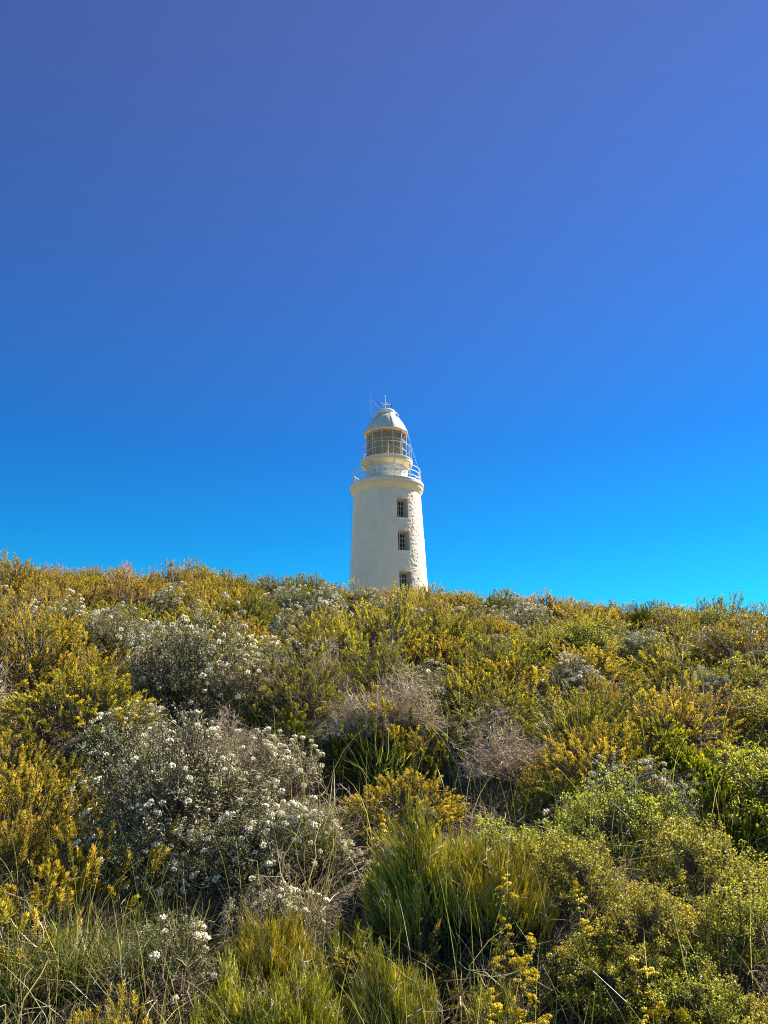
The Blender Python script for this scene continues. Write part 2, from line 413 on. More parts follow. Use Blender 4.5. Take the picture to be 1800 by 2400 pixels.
def build_lighthouse():
    root = link('lighthouse', None)
    root.location = (LX, LY, ZB)
    tag(root, 'white round stone lighthouse with domed lantern behind the scrubby bank', 'lighthouse')
    # shaft, rubble surface displaced
    azs = sorted(set([round(x, 3) for x in np.arange(0, 360, 1.2)] + [WIN_AZ - WIN_HALF, WIN_AZ + WIN_HALF]))
    zs = set(np.round(np.arange(0, lz(16.86), 0.04), 3))
    for a, b in WINS: zs |= {round(lz(a), 4), round(lz(b), 4)}
    zs = sorted(zs | {round(lz(16.86), 4)})
    azs = np.array(azs); zs = np.array(zs)
    def in_hole(az, z):
        if not (WIN_AZ - WIN_HALF - .001 <= az <= WIN_AZ + WIN_HALF + .001): return False
        return any(lz(a) - .001 <= z <= lz(b) + .001 for a, b in WINS)
    V = np.zeros((len(zs), len(azs), 3))
    for i, z in enumerate(zs):
        r = shaft_r(z)
        for j, az in enumerate(azs):
            d = 0.0
            if -20 <= (az if az < 180 else az - 360) <= 130:
                p = Vector((r * math.radians(az) * 3.6, 0.0, z * 4.6))
                w = Vector((noise.noise(p * .8), 0, noise.noise(p * .8 + Vector((9, 3, 1))))) * .5
                dd = noise.voronoi(p + w)[0]
                d = 0.040 * (min(dd[1] - dd[0], 0.5) - 0.25) + 0.018 * noise.noise(p * 1.9) + 0.009 * noise.noise(p * 4.3)
                az_ = az if az < 180 else az - 360
                d *= min(max((az_ + 5) / 35, 0.12), 1.0)
            if abs(az - WIN_AZ) < WIN_HALF + 2.5:
                for a, b in WINS:
                    if lz(a) - .12 < z < lz(b) + .12: d = 0.0
            V[i, j] = pol(r + d, az, z)
    g = Geo()
    n = len(azs); Q = []
    for i in range(len(zs) - 1):
        zm = (zs[i] + zs[i + 1]) / 2
        for j in range(n):
            j2 = (j + 1) % n
            am = (azs[j] + (azs[j2] if j2 else 360)) / 2
            if in_hole(am, zm): continue
            Q.append([i * n + j, i * n + j2, (i + 1) * n + j2, (i + 1) * n + j])
    g.add(V.reshape(-1, 3), quad=Q)
    g.obj('shaft', M['limewash'], root, smooth=True)
    # windows
    for wi, (za, zb_) in enumerate(WINS):
        z0, z1 = lz(za), lz(zb_)
        win = Geo()
        nvec = pol(1, WIN_AZ, 0); tvec = pol(1, WIN_AZ + 90, 0)
        arc = np.linspace(WIN_AZ - WIN_HALF, WIN_AZ + WIN_HALF, 9)
        depth = 0.72
        def inner(az, z):
            p = pol(shaft_r(z), az, 0); t = p @ tvec
            rr = shaft_r((z0 + z1) / 2) - depth
            return tvec * t * 0.96 + nvec * rr + np.array([0, 0, z])
        for z, flip in ((z0, 0), (z1, 1)):
            zi = z + (0.02 if not flip else -0.02)
            outer = [pol(shaft_r(z) , az, z) for az in arc]
            inn = [inner(az, zi) for az in arc]
            q = [[k, k + 1, 9 + k + 1, 9 + k] for k in range(8)]
            if flip: q = [x[::-1] for x in q]
            win.add(np.array(outer + inn), quad=q)
        for az, flip in ((arc[0], 1), (arc[-1], 0)):
            v = [pol(shaft_r(z0), az, z0), inner(az, z0 + .02), inner(az, z1 - .02), pol(shaft_r(z1), az, z1)]
            win.add(v, quad=[[0, 1, 2, 3] if not flip else [3, 2, 1, 0]])
        w = win.obj('window', M['white_paint'], root)
        # frame and panes in the inner plane
        rr = shaft_r((z0 + z1) / 2) - depth
        hw = shaft_r((z0 + z1) / 2) * math.sin(R(WIN_HALF)) * 0.96
        def P(t, z, o): return tvec * t + nvec * (rr + o) + np.array([0, 0, z])
        rot = Matrix.Rotation(R(WIN_AZ), 3, 'Z')
        fr = Geo()
        zz0, zz1 = z0 + .02, z1 - .02
        cols, rows = 4, 4
        for k in range(cols + 1):
            t = -hw + 2 * hw * k / cols
            ww = 0.03 if k in (0, cols) else (0.016 if k != 2 else 0.026)
            box(fr, P(t, (zz0 + zz1) / 2, .035), (ww, .025 + .002 * (k % 2), (zz1 - zz0) / 2 - .001 * k), rot)
        for k in range(rows + 1):
            z = zz0 + (zz1 - zz0) * k / rows
            ww = 0.032 if k in (0, rows) else 0.014
            box(fr, P(0, z, .033), (hw - .002, .022, ww), rot)
        fr.obj('window_frame', M['white_paint'], w)
        pm = None
        for a in range(cols):
            for b in range(rows):
                if pm is None:
                    pg = Geo(); box(pg, (0, 0, 0), (hw / cols - .012, .004, (zz1 - zz0) / rows / 2 - .010), rot)
                    pm = pg.mesh('pane', M['dark_pane'])
                o = link('pane', pm, w)
                o.location = P(-hw + 2 * hw * (a + .5) / cols, zz0 + (zz1 - zz0) * (b + .5) / rows, .02)
        # sill and hood standing proud of the wall
        for nm, z, hgt in (('sill', z0 - .035, .033), ('hood', z1 + .03, .028)):
            s = Geo()
            ra = shaft_r(z)
            pa = np.linspace(WIN_AZ - WIN_HALF - 1.4, WIN_AZ + WIN_HALF + 1.4, 11)
            vs_ = []
            for az in pa:
                for rr_, zz in ((ra - .05, z - hgt), (ra + .045, z - hgt), (ra + .04, z + hgt), (ra - .05, z + hgt)):
                    vs_.append(pol(rr_, az, zz))
            q = []
            for k in range(10):
                for e in range(4):
                    q.append([k * 4 + e, k * 4 + 4 + e, k * 4 + 4 + (e + 1) % 4, k * 4 + (e + 1) % 4][::-1])
            q += [[0, 1, 2, 3], [43, 42, 41, 40]]
            s.add(vs_, quad=q)
            s.obj(nm, M['limewash'], w)
    # cornice (moulding, warm ground bounce put into its cream) and gallery deck with white lip
    g = Geo()
    lathe(g, [(2.10, lz(16.80)), (2.215, lz(16.83)), (2.235, lz(16.93)), (2.29, lz(17.03)), (2.345, lz(17.10)), (2.365, lz(17.20)), (2.365, lz(17.30))], 128)
    g.obj('cornice', M['cream_bounce_paint'], root, smooth=True)
    g = Geo()
    lathe(g, [(2.30, lz(17.298)), (2.40, lz(17.30)), (2.425, lz(17.33)), (2.425, lz(17.49)), (2.40, lz(17.53)), (1.30, lz(17.56))], 128)
    g.obj('gallery', M['white_paint'], root, smooth=False)
    # lantern drum, with round vents
    g = Geo()
    lathe(g, [(1.374, lz(17.50)), (1.374, lz(18.86))], 96)
    dr = g.obj('lantern_drum', M['white_paint'], root, smooth=True)
    vg = Geo(); lathe(vg, [(0.0, .03), (.034, .03), (.04, .02), (.04, -.02)], 14)
    vm = vg.mesh('vent', M['dark_metal'])
    for k in range(12):
        az = -3.5 + 30 * k
        o = link('vent', vm, dr)
        o.matrix_local = Matrix.Translation(pol(1.37, az, lz(18.30))) @ Matrix.Rotation(R(az), 4, 'Z') @ Matrix.Rotation(R(90), 4, 'X')
    # seams of drum plates
    for az in (-48, -18, 12, 42, 72, 102):
        s = Geo(); p = pol(1.377, az, 0)
        tubes(s, [[p + [0, 0, lz(17.58)], p + [0, 0, lz(18.75)]]], [[.012, .012]], 6)
        s.obj('seam', M['white_paint'], dr)
    # upper balcony
    g = Geo()
    lathe(g, [(1.36, lz(18.74)), (1.44, lz(18.76)), (1.62, lz(18.88)), (1.69, lz(18.94)), (1.715, lz(19.02)), (1.715, lz(19.16))], 96)
    bal = g.obj('balcony', M['cream_bounce_paint'], root, smooth=True)
    g = Geo()
    lathe(g, [(1.68, lz(19.158)), (1.735, lz(19.16)), (1.745, lz(19.18)), (1.745, lz(19.23)), (1.72, lz(19.25)), (1.25, lz(19.26))], 96)
    g.obj('balcony_deck', M['white_paint'], bal)
    for k in range(12):
        s = Geo(); az = -11 + 30 * k
        pts = [pol(1.376, az, lz(18.60)), pol(1.46, az, lz(18.745)), pol(1.64, az, lz(18.86)), pol(1.70, az, lz(18.93))]
        tubes(s, [pts], [[.022] * 4], 6)
        s.obj('bracket', M['cream_bounce_paint'], bal)
    # railings
    def railing(name, r, zb, h, bars, az0, n, rad):
        rr = link(name, None, root)
        pg = Geo(); tubes(pg, [[(0, 0, 0), (0, 0, h)]], [[rad, rad * .9]], 8, cap=True)
        lathe(pg, [(0, h + .05), (rad * 1.3, h + .03), (rad * 1.5, h), (0, h - .02)], 8)
        pm = pg.mesh('post', M['rail_paint'], True)
        for k in range(n):
            o = link('post', pm, rr); o.location = pol(r, az0 + 360 / n * k, zb)
        for b in bars:
            tg = Geo(); a = np.linspace(0, 360, 97)
            tubes(tg, [[pol(r, x, zb + b) for x in a]], [[rad * .72] * 97], 6)
            tg.obj('rail', M['rail_paint'], rr, True)
    railing('gallery_railing', 2.22, lz(17.53), 0.98, (0.30, 0.63, 0.96), -17, 12, 0.026)
    railing('balcony_railing', 1.66, lz(19.25), 0.92, (0.90,), -41 + 15, 12, 0.018)
    # lantern: panes, bars, curtain
    lan = link('lantern', None, root)
    NP, AZ0, RG = 12, -11.0, 1.35
    zb, zt = lz(19.27), lz(21.14)
    tiers = [zb + (zt - zb) * k / 3 for k in range(4)]
    for k in range(NP):
        a0, a1 = AZ0 + 30 * k, AZ0 + 30 * (k + 1)
        am = (a0 + a1) / 2
        half = RG * math.sin(R(15)) - .012
        rin = RG * math.cos(R(15))
        if k == 0:
            pg = Geo(); box(pg, (0, 0, 0), (half, .003, (zt - zb) / 6 - .01)); pm = pg.mesh('pane', M['lantern_glass'])
            bg_ = Geo(); box(bg_, (0, 0, (zt - zb) / 2), (.020, .028, (zt - zb) / 2)); bm_ = bg_.mesh('glazing_bar', M['white_paint'])
            hg = Geo(); box(hg, (0, 0, 0), (half - .01, .018, .014)); hm = hg.mesh('glazing_bar', M['white_paint'])
        for t in range(3):
            o = link('pane', pm, lan)
            o.location = pol(rin, am, (tiers[t] + tiers[t + 1]) / 2); o.rotation_euler.z = R(am)
        o = link('glazing_bar', bm_, lan); o.location = pol(RG, a0, zb); o.rotation_euler.z = R(a0)
        for t in range(4):
            o = link('glazing_bar', hm, lan); o.location = pol(rin, am, tiers[t]); o.rotation_euler.z = R(am)
    cg = Geo()
    ca = np.linspace(-120, 62, 280)
    rng = np.random.default_rng(4)
    V = []
    for i, az in enumerate(ca):
        wv = 0.010 * math.sin(az * 1.1) + 0.006 * math.sin(az * 2.3 + 1)
        top = zt - 0.10 - 0.06 * abs(math.sin(R((az - AZ0) * 6)))
        for z in (zb - .02, zb + .6, zb + 1.2, top):
            V.append(pol(1.21 + wv * (1 if z < top else 2), az, z))
    q = []
    for i in range(len(ca) - 1):
        for k in range(3): q.append([i * 4 + k, i * 4 + 4 + k, i * 4 + 5 + k, i * 4 + 1 + k])
    cg.add(V, quad=q)
    cg.obj('curtain', M['curtain'], lan, True)
    fg = Geo(); lathe(fg, [(1.30, zb - .005), (.05, zb - .005)], 48); fg.obj('lantern_floor', M['white_paint'], lan)
    # the lens inside
    lg = Geo()
    prof = []
    for k in range(30):
        z = lz(19.5) + 1.35 * k / 29
        prof.append((0.42 - 0.14 * abs(k - 14.5) / 14.5 + (0.02 if k % 2 else 0), z))
    lathe(lg, [(0.02, prof[0][1])] + prof + [(0.02, prof[-1][1])], 32)
    lg.obj('lens', M['lantern_glass'], lan)
    pg = Geo(); lathe(pg, [(.30, lz(18.9)), (.30, lz(19.4)), (.40, lz(19.45)), (.40, lz(19.5)), (0, lz(19.5))], 24)
    pg.obj('lens_pedestal', M['white_paint'], lan)
    # roof: faceted dome with ribs, ventilator, handrail, vane
    g = Geo()
    rp_ = [(1.30, lz(21.14)), (1.47, lz(21.13)), (1.50, lz(21.15)), (1.50, lz(21.21)), (1.40, lz(21.44)), (1.26, lz(21.75)), (1.10, lz(22.04)), (0.93, lz(22.27)), (0.78, lz(22.41)), (0.64, lz(22.46))]
    lathe(g, rp_[3:], 48, a0=R(AZ0))
    roof = g.obj('roof', M['white_paint'], root, True)
    g = Geo()
    lathe(g, rp_[:4], 12, a0=R(AZ0))
    g.obj('eave_rim', M['white_paint'], roof)
    g = Geo()
    lathe(g, [(1.27, lz(21.10)), (1.44, lz(21.10)), (1.465, lz(21.128)), (1.30, lz(21.133))], 12, a0=R(AZ0))
    g.obj('eave', M['cream_bounce_paint'], roof)
    for k in range(12):
        s = Geo(); az = AZ0 + 30 * k
        tubes(s, [[pol(r + .004, az, z + .004) for r, z in rp_[3:]]], [[.014] * len(rp_[3:])], 5)
        s.obj('rib', M['white_paint'], roof)
    g = Geo()
    lathe(g, [(.60, lz(22.44)), (.70, lz(22.45)), (.705, lz(22.49)), (.655, lz(22.52)), (.655, lz(22.76)), (.675, lz(22.78)), (.66, lz(22.83)), (.58, lz(22.9)), (.42, lz(22.95)), (.2, lz(22.98)), (.01, lz(22.99))], 64)
    ven = g.obj('ventilator', M['white_paint'], roof, True)
    hr = Geo()
    a = np.linspace(0, 360, 65)
    tubes(hr, [[pol(.86, x, lz(22.60)) for x in a]], [[.016] * 65], 6)
    for k in range(8):
        p = pol(.86, 10 + 45 * k, 0)
        tubes(hr, [[p + [0, 0, lz(22.34)], p + [0, 0, lz(22.60)]]], [[.012, .012]], 5)
    hr.obj('handrail', M['rail_paint'], roof, True)
    vane = link('weather_vane', None, root)
    vz = 23.45
    s = Geo(); tubes(s, [[(0, 0, lz(22.95)), (0, 0, lz(23.8)), (0, 0, lz(24.0))]], [[.026, .02, .012]], 8)
    lathe(s, [(0, lz(24.16)), (.022, lz(24.05)), (.03, lz(23.98)), (0, lz(23.95))], 8)
    s.obj('spindle', M['rail_paint'], vane, True)
    letters = {'N': (28, [((0, 0), (0, 1)), ((0, 1), (1, 0)), ((1, 0), (1, 1))]), 'E': (-62, [((0, 0), (0, 1)), ((0, 0), (1, 0)), ((0, .5), (.8, .5)), ((0, 1), (1, 1))]),
               'W': (118, [((0, 1), (.2, 0)), ((.2, 0), (.5, .7)), ((.5, .7), (.8, 0)), ((.8, 0), (1, 1))]), 'S': (208, [((0, 0), (1, 0)), ((1, 0), (1, .5)), ((1, .5), (0, .5)), ((0, .5), (0, 1)), ((0, 1), (1, 1))])}
    for ch, (az, strokes) in letters.items():
        s = Geo(); tubes(s, [[(0, 0, lz(vz)), pol(.40, az, lz(vz))]], [[.015, .013]], 6)
        s.obj('arm', M['rail_paint'], vane)
        s = Geo()
        for (x0, y0), (x1, y1) in strokes:
            tubes(s, [[pol(.39 + .15 * x0, az, lz(vz) - .09 + .18 * y0), pol(.39 + .15 * x1, az, lz(vz) - .09 + .18 * y1)]], [[.017, .017]], 4, cap=True)
        s.obj('letter', M['dark_metal'], vane)
    # mast with forked tip, bracket and stay
    mast = link('mast', None, root)
    s = Geo(); mx_ = -0.985
    tubes(s, [[(mx_, -.1, lz(22.56)), (mx_, -.1, lz(24.4))]], [[.02, .012]], 6)
    for d in (-.06, .06): tubes(s, [[(mx_, -.1, lz(24.36)), (mx_ + d, -.1, lz(24.47))]], [[.009, .006]], 5)
    s.obj('pole', M['rail_paint'], mast)
    s = Geo(); tubes(s, [[(mx_ - .01, -.1, lz(22.6)), (-.60, -.1, lz(22.62))]], [[.014, .014]], 5); s.obj('bracket', M['rail_paint'], mast)
    s = Geo(); tubes(s, [[(mx_, -.1, lz(23.85)), (-.36, -.1, lz(23.02))]], [[.009, .009]], 5); s.obj('stay', M['cable_steel'], mast)
    # stay cables from the eave to the gallery, conductor down the wall
    for a1, a2 in ((-88, -84), (90, 87)):
        s = Geo(); tubes(s, [[pol(1.48, a1, lz(21.15)), pol(2.40, a2, lz(17.5))]], [[.0045, .0045]], 5)
        s.obj('stay_cable', M['cable_steel'], root)
    s = Geo()
    pts = [pol(2.40, -88, lz(17.3)), pol(2.37, -88, lz(16.6)), pol(2.36, -88, lz(15.2)), pol(shaft_r(lz(13.6)) + .03, -88, lz(13.6)), pol(shaft_r(lz(8)) + .03, -88, lz(8))]
    tubes(s, [pts], [[.012] * 5], 5); s.obj('conductor_cable', M['cable_steel'], root)
    # lamp on a bracket post at the gallery
    lp = link('gallery_lamp', None, root)
    p = pol(2.0, 48, 0)
    s = Geo(); tubes(s, [[p + [0, 0, lz(17.54)], p + [0, 0, lz(18.55)]]], [[.02, .02]], 6); s.obj('lamp_post', M['rail_paint'], lp)
    s = Geo(); lathe(s, [(0, .10), (.04, .09), (.055, .05), (.05, 0), (.03, -.03), (0, -.03)], 14)
    o = s.obj('lamp_head', M['dark_metal'], lp, True); o.location = p + [0, 0, lz(18.58)]
    p = pol(2.0, 15, 0)
    s = Geo(); tubes(s, [[p + [0, 0, lz(17.54)], p + [0, 0, lz(18.62)], p + [.05, 0, lz(18.74)]]], [[.02, .02, .03]], 6)
    s.obj('fitting', M['rail_paint'], root)
    return root
build_lighthouse()


# ------------------------------------------------------------------ plants: shapes
def lumpy(rng, k=7, amp=0.22):
    """a random smooth multiplier over directions"""
    ax = unit(rng.normal(size=(k, 3))); fr = rng.uniform(1.5, 4.5, k); ph = rng.uniform(0, 6.28, k)
    def f(d):
        return 1 + amp * np.sin((d @ ax.T) * fr * 2 + ph).mean(-1) * 2.2
    return f

def dome_dirs(rng, n, zmin=-0.05, up=0.0):
    z = rng.uniform(zmin, 1, n) ** (1.0 if up == 0 else 1.0 / (1 + up)) if zmin >= 0 else rng.uniform(zmin, 1, n)
    a = rng.uniform(0, 2 * math.pi, n)
    s = np.sqrt(np.maximum(0, 1 - z * z))
    return np.stack([s * np.cos(a), s * np.sin(a), z], -1)

def shoot_points(rng, n, r, h, depth=0.3, amp=0.25, zmin=-0.05, lump=None):
    d = dome_dirs(rng, n, zmin)
    f = (lump or lumpy(rng, amp=amp))(d)
    u = 1 - depth * rng.random(n) ** 1.6
    p = d * np.array([r, r, h]) * (f * u)[:, None]
    p[:, 2] = np.maximum(p[:, 2], 0.03)
    return p, d, u

def skeleton(g, rng, tips, r0, nl=9, tint=(0.2, 0.8), twig_r=0.0022, start=None):
    """limbs from the foot, twigs from the nearest limb to every shoot"""
    n = len(tips)
    limb = tips[rng.choice(n, min(nl, n), replace=False)] * rng.uniform(0.45, 0.75, (min(nl, n), 1))
    limb[:, 2] *= 0.85
    K = 5
    t = np.linspace(0, 1, K)[None, :, None]
    base = rng.normal(size=(len(limb), 3)) * np.array([.04, .04, 0])
    base[:, 2] = -0.12
    bend = rng.normal(size=(len(limb), 1, 3)) * 0.06
    P = base[:, None] * (1 - t) + limb[:, None] * t + bend * np.sin(t * math.pi)
    P[:, :, 2] -= (0.10 * np.sin(t * math.pi))[:, :, 0]
    tubes(g, P, np.linspace(r0, r0 * .45, K)[None].repeat(len(limb), 0), 5, tint=rng.uniform(*tint, len(limb)))
    dd = np.linalg.norm(tips[:, None] - P[None, :, -1], axis=-1)
    near = dd.argmin(1)
    frm = P[near, rng.integers(2, K, n)]
    t3 = np.array([0, .5, 1.0])[None, :, None]
    mid = rng.normal(size=(n, 1, 3)) * 0.025
    mid[:, :, 2] -= 0.02
    T = frm[:, None] * (1 - t3) + tips[:, None] * t3 + mid * np.sin(t3 * math.pi)
    tubes(g, T, np.array([[r0 * .3, twig_r * 1.3, twig_r]]).repeat(n, 0), 3, tint=rng.uniform(*tint, n))

def frames(rng, d):
    x = unit(np.cross(d, rng.normal(size=d.shape)))
    y = np.cross(d, x)
    return x, y

def needle_shoots(g, rng, p, d, L, per=46, nl=0.024, nw=0.0042, ang=(25, 55), tip_tint=0.35, stem=None, base_t=None):
    """bottle-brush shoots: needles all round the axis"""
    n = len(p)
    d = unit(d)
    x, y = frames(rng, d)
    s = np.sort(rng.random((n, per)), 1) ** 0.8
    az = np.arange(per)[None] * 2.399 + rng.uniform(0, 6.28, (n, 1))
    a = np.radians(ang[1] + (ang[0] - ang[1]) * s + rng.normal(size=(n, per)) * 7)
    radial = np.cos(az)[..., None] * x[:, None] + np.sin(az)[..., None] * y[:, None]
    dirs = np.cos(a)[..., None] * d[:, None] + np.sin(a)[..., None] * radial
    curve = rng.normal(size=(n, 1, 3)) * 0.012
    base = p[:, None] + d[:, None] * (s * L[:, None])[..., None] + curve * (s ** 2)[..., None]
    if base_t is None: base_t = rng.uniform(.25, .65, n)
    tint = np.clip(base_t[:, None] + tip_tint * (s - .45) + rng.normal(size=(n, per)) * .1, 0, 1)
    ln = nl * rng.uniform(.75, 1.2, (n, per)) * (1 - .25 * s)
    leaves(g, base.reshape(-1, 3), dirs.reshape(-1, 3), ln.ravel(), nw * rng.uniform(.8, 1.2, n * per), rng, tint.ravel())
    if stem is not None:
        P = np.stack([p, p + d * L[:, None] * .5, p + d * L[:, None]], 1)
        tubes(stem, P, np.array([[.0024, .002, .0012]]).repeat(n, 0), 3, tint=rng.uniform(.3, .8, n))

def out_dirs(rng, d, up=0.6, jit=0.3):
    return unit(d + np.array([0, 0, up]) + rng.normal(size=d.shape) * jit)

def make_needle(seed, n=400, r=0.5, h=0.52, per=42, nl=0.032, nw=0.0062, amp=0.3, up=.5, split=False):
    rng = np.random.default_rng(seed)
    p, d, u = shoot_points(rng, n, r, h, .34, amp)
    L = rng.uniform(.07, .15, n) * (h / .52)
    fo, br = Geo(), Geo()
    dd = out_dirs(rng, d, up, .33)
    needle_shoots(fo, rng, p - dd * L[:, None] * .5, dd, L, per, nl, nw, stem=br, base_t=np.clip(rng.normal(.45, .13, n) - (1 - u) * .5, 0.05, .9))  # inner shoots darker: older leaves, plus crown shade put into the tint
    skeleton(br, rng, p - dd * L[:, None] * .5, .014)
    if split:                       # every shoot a part of its own
        sh = []
        for i in range(n):
            g = Geo()
            needle_shoots(g, rng, (p - dd * L[:, None] * .5)[i:i + 1], dd[i:i + 1], L[i:i + 1], per, nl, nw, stem=g)
            sh.append(g)
        return dict(shoots=sh, branches=br, r=r, h=h)
    return dict(foliage=fo, branches=br, r=r, h=h)

def make_banksia(seed, n=150, r=0.36, h=0.5, per=26, nl=0.055, nw=0.011):
    rng = np.random.default_rng(seed)
    p, d, u = shoot_points(rng, n, r, h, .4, .3)
    L = rng.uniform(.05, .10, n)
    fo, br = Geo(), Geo()
    dd = out_dirs(rng, d, 1.1, .25)
    needle_shoots(fo, rng, p - dd * L[:, None] * .5, dd, L, per, nl, nw, ang=(15, 50), tip_tint=.45, stem=br, base_t=np.clip(rng.normal(.5, .15, n) - (1 - u) * .6, 0.05, .9))  # tint drops with depth, adding crown shade to the older inner leaves
    skeleton(br, rng, p - dd * L[:, None] * .5, .013)
    return dict(foliage=fo, branches=br, r=r, h=h)

def leafy_twigs(fo, br, rng, p, d, L, per, ll, lw, tint0):
    n = len(p)
    d = unit(d); x, y = frames(rng, d)
    s = rng.random((n, per)) ** .8
    az = rng.uniform(0, 6.28, (n, per))
    radial = np.cos(az)[..., None] * x[:, None] + np.sin(az)[..., None] * y[:, None]
    spread = rng.random((n, per)) * 0.026
    base = p[:, None] + d[:, None] * (s * L[:, None])[..., None] + radial * spread[..., None]
    dirs = radial + d[:, None] * rng.uniform(-.1, 1.2, (n, per, 1)) + rng.normal(size=(n, per, 3)) * .35
    tint = np.clip(tint0[:, None] + .25 * (s - .5) + rng.normal(size=(n, per)) * .17, 0, 1)
    leaves(fo, base.reshape(-1, 3), dirs.reshape(-1, 3), ll * rng.uniform(.7, 1.25, n * per), lw * rng.uniform(.75, 1.2, n * per), rng, tint.ravel(), cup=.18)
    P = np.stack([p, p + d * L[:, None]], 1)
    tubes(br, P, np.array([[.0020, .0011]]).repeat(n, 0), 3, tint=rng.uniform(.3, .8, n))

def make_boxleaf(seed, n=520, r=0.5, h=0.5, per=30, ll=.018, lw=.0115, base=.5, amp=.28, lump=None):
    rng = np.random.default_rng(seed)
    p, d, u = shoot_points(rng, n, r, h, .38, amp, lump=lump)
    L = rng.uniform(.05, .13, n)
    fo, br = Geo(), Geo()
    dd = out_dirs(rng, d, .7, .4)
    leafy_twigs(fo, br, rng, p - dd * L[:, None] * .5, dd, L, per, ll, lw, np.clip(rng.normal(base, .14, n) - (1 - u) * .4, .05, .95))  # inner twigs tinted darker, shade of the crown worked into leaf colour
    skeleton(br, rng, p - dd * L[:, None] * .5, .012)
    return dict(foliage=fo, branches=br, r=r, h=h)

def make_greyleaf(seed, n=460, r=0.5, h=0.5, nf=70, twigs=160):
    """grey-green small-leaved bush with white flower heads and some bare twigs"""
    rng = np.random.default_rng(seed)
    lump = lumpy(np.random.default_rng(seed + 900), amp=.25)
    m = make_boxleaf(seed + 500, n, r, h, 28, .0165, .009, .46, .25, lump)
    m['twigs'] = Geo()
    p, d, u = shoot_points(np.random.default_rng(seed + 9), twigs, r * .98, h * .98, .45, .25, lump=lump)
    twig_spray(m['twigs'], rng, p, d, .10)
    f, fd, fu = shoot_points(rng, nf * 2, r * 1.06, h * 1.10, .08, .25, .0, lump=lump)
    keep = np.argsort(-(fd[:, 2] * .5 + rng.normal(size=len(f)) * .4))[:nf]
    m['flowers'] = [(f[i], unit(fd[i] + np.array([0, 0, 1.0]) + rng.normal(size=3) * .2), rng.uniform(.55, 1.35)) for i in keep]
    return m

def twig_spray(g, rng, p, d, L, sub=6, tint=(.35, 1.0), th=1.0):
    n = len(p)
    d = unit(d + np.array([0, 0, .3]) + rng.normal(size=d.shape) * .5)
    t = np.linspace(0, 1, 4)[None, :, None]
    zig = rng.normal(size=(n, 4, 3)) * L * .09
    P = p[:, None] + d[:, None] * (t - .4) * L * rng.uniform(.8, 1.5, (n, 1, 1)) + zig
    tn = rng.uniform(*tint, n)
    tubes(g, P, th * np.array([[.0022, .0018, .0014, .0008]]).repeat(n, 0), 3, tint=tn)
    k = rng.integers(0, 3, (n, sub)); fr = rng.random((n, sub, 1))
    ii = np.arange(n)[:, None]
    b = P[ii, k] * (1 - fr) + P[ii, k + 1] * fr
    sd = unit(d[:, None] * .7 + rng.normal(size=(n, sub, 3)) * .8)
    sl = L * rng.uniform(.25, .7, (n, sub, 1))
    S = np.stack([b, b + sd * sl * .5 + rng.normal(size=b.shape) * L * .05, b + sd * sl + rng.normal(size=b.shape) * L * .07], 2)
    tubes(g, S.reshape(-1, 3, 3), th * np.array([[.0013, .0011, .0007]]).repeat(n * sub, 0), 3, tint=np.repeat(tn, sub))

def make_dead_bush(seed, n=520, r=0.5, h=0.46):
    rng = np.random.default_rng(seed)
    p, d, u = shoot_points(rng, n, r, h, .8, .6)
    br = Geo()
    twig_spray(br, rng, p, d, .16, 9, (.3, 1.0), 1.35)
    skeleton(br, rng, p[::3], .013, 14, (.3, .8), .003)
    return dict(twigs=br, r=r, h=h)

def make_broom(seed, n=520, r=0.30, h=0.46, lean=.5, per=5, tint0=.45):
    """upright rush-like green stems that fork once"""
    rng = np.random.default_rng(seed)
    fo, br = Geo(), Geo()
    a = rng.uniform(0, 6.28, n); rad = r * np.sqrt(rng.random(n))
    crown = np.stack([rad * np.cos(a), rad * np.sin(a), np.zeros(n)], -1)
    f = lumpy(rng, 9, .6)(unit(crown + np.array([0, 0, .12])))
    hh = h * (1 - .45 * (rad / r) ** 2) * f * rng.uniform(.55, 1.08, n)
    L = rng.uniform(.09, .21, n) * h / .46
    tip = crown * 1.05; tip[:, 2] = hh
    ddir = unit(np.stack([crown[:, 0] / r * lean, crown[:, 1] / r * lean, np.ones(n)], -1) + rng.normal(size=(n, 3)) * .14)
    b = tip - ddir * L[:, None]
    tint = np.clip(rng.normal(tint0, .22, n), .02, 1)
    t = np.linspace(0, 1, 4)[None, :, None]
    P = b[:, None] + (tip - b)[:, None] * t + rng.normal(size=(n, 1, 3)) * .008 * np.sin(t * 3.14)
    grad = np.array([-.2, 0, .1, .22])[None]
    tubes(fo, P, np.array([[.0021, .0020, .0018, .0009]]).repeat(n, 0), 3, tint=np.clip(tint[:, None] + grad, 0, 1))
    for k in range(per):
        fr = rng.uniform(.1, .8, (n, 1))
        s0 = b + (tip - b) * fr
        sd = unit(ddir + rng.normal(size=(n, 3)) * .22)
        sl = (L * rng.uniform(.25, .6, n))[:, None]
        S = np.stack([s0, s0 + sd * sl * .45 + ddir * .004, s0 + sd * sl * .8 + ddir * sl * .22], 1)
        tubes(fo, S, np.array([[.0017, .0017, .0008]]).repeat(n, 0), 3, tint=np.clip(tint[:, None] + np.array([[-.05, .08, .22]]), 0, 1))
    skeleton(br, rng, b, .012, 10, (.1, .6))
    tw = Geo()
    k = rng.choice(n, 110, replace=False)
    twig_spray(tw, rng, tip[k] - ddir[k] * .05, ddir[k], .12, 5)
    return dict(foliage=fo, branches=br, twigs=tw, r=r, h=h)

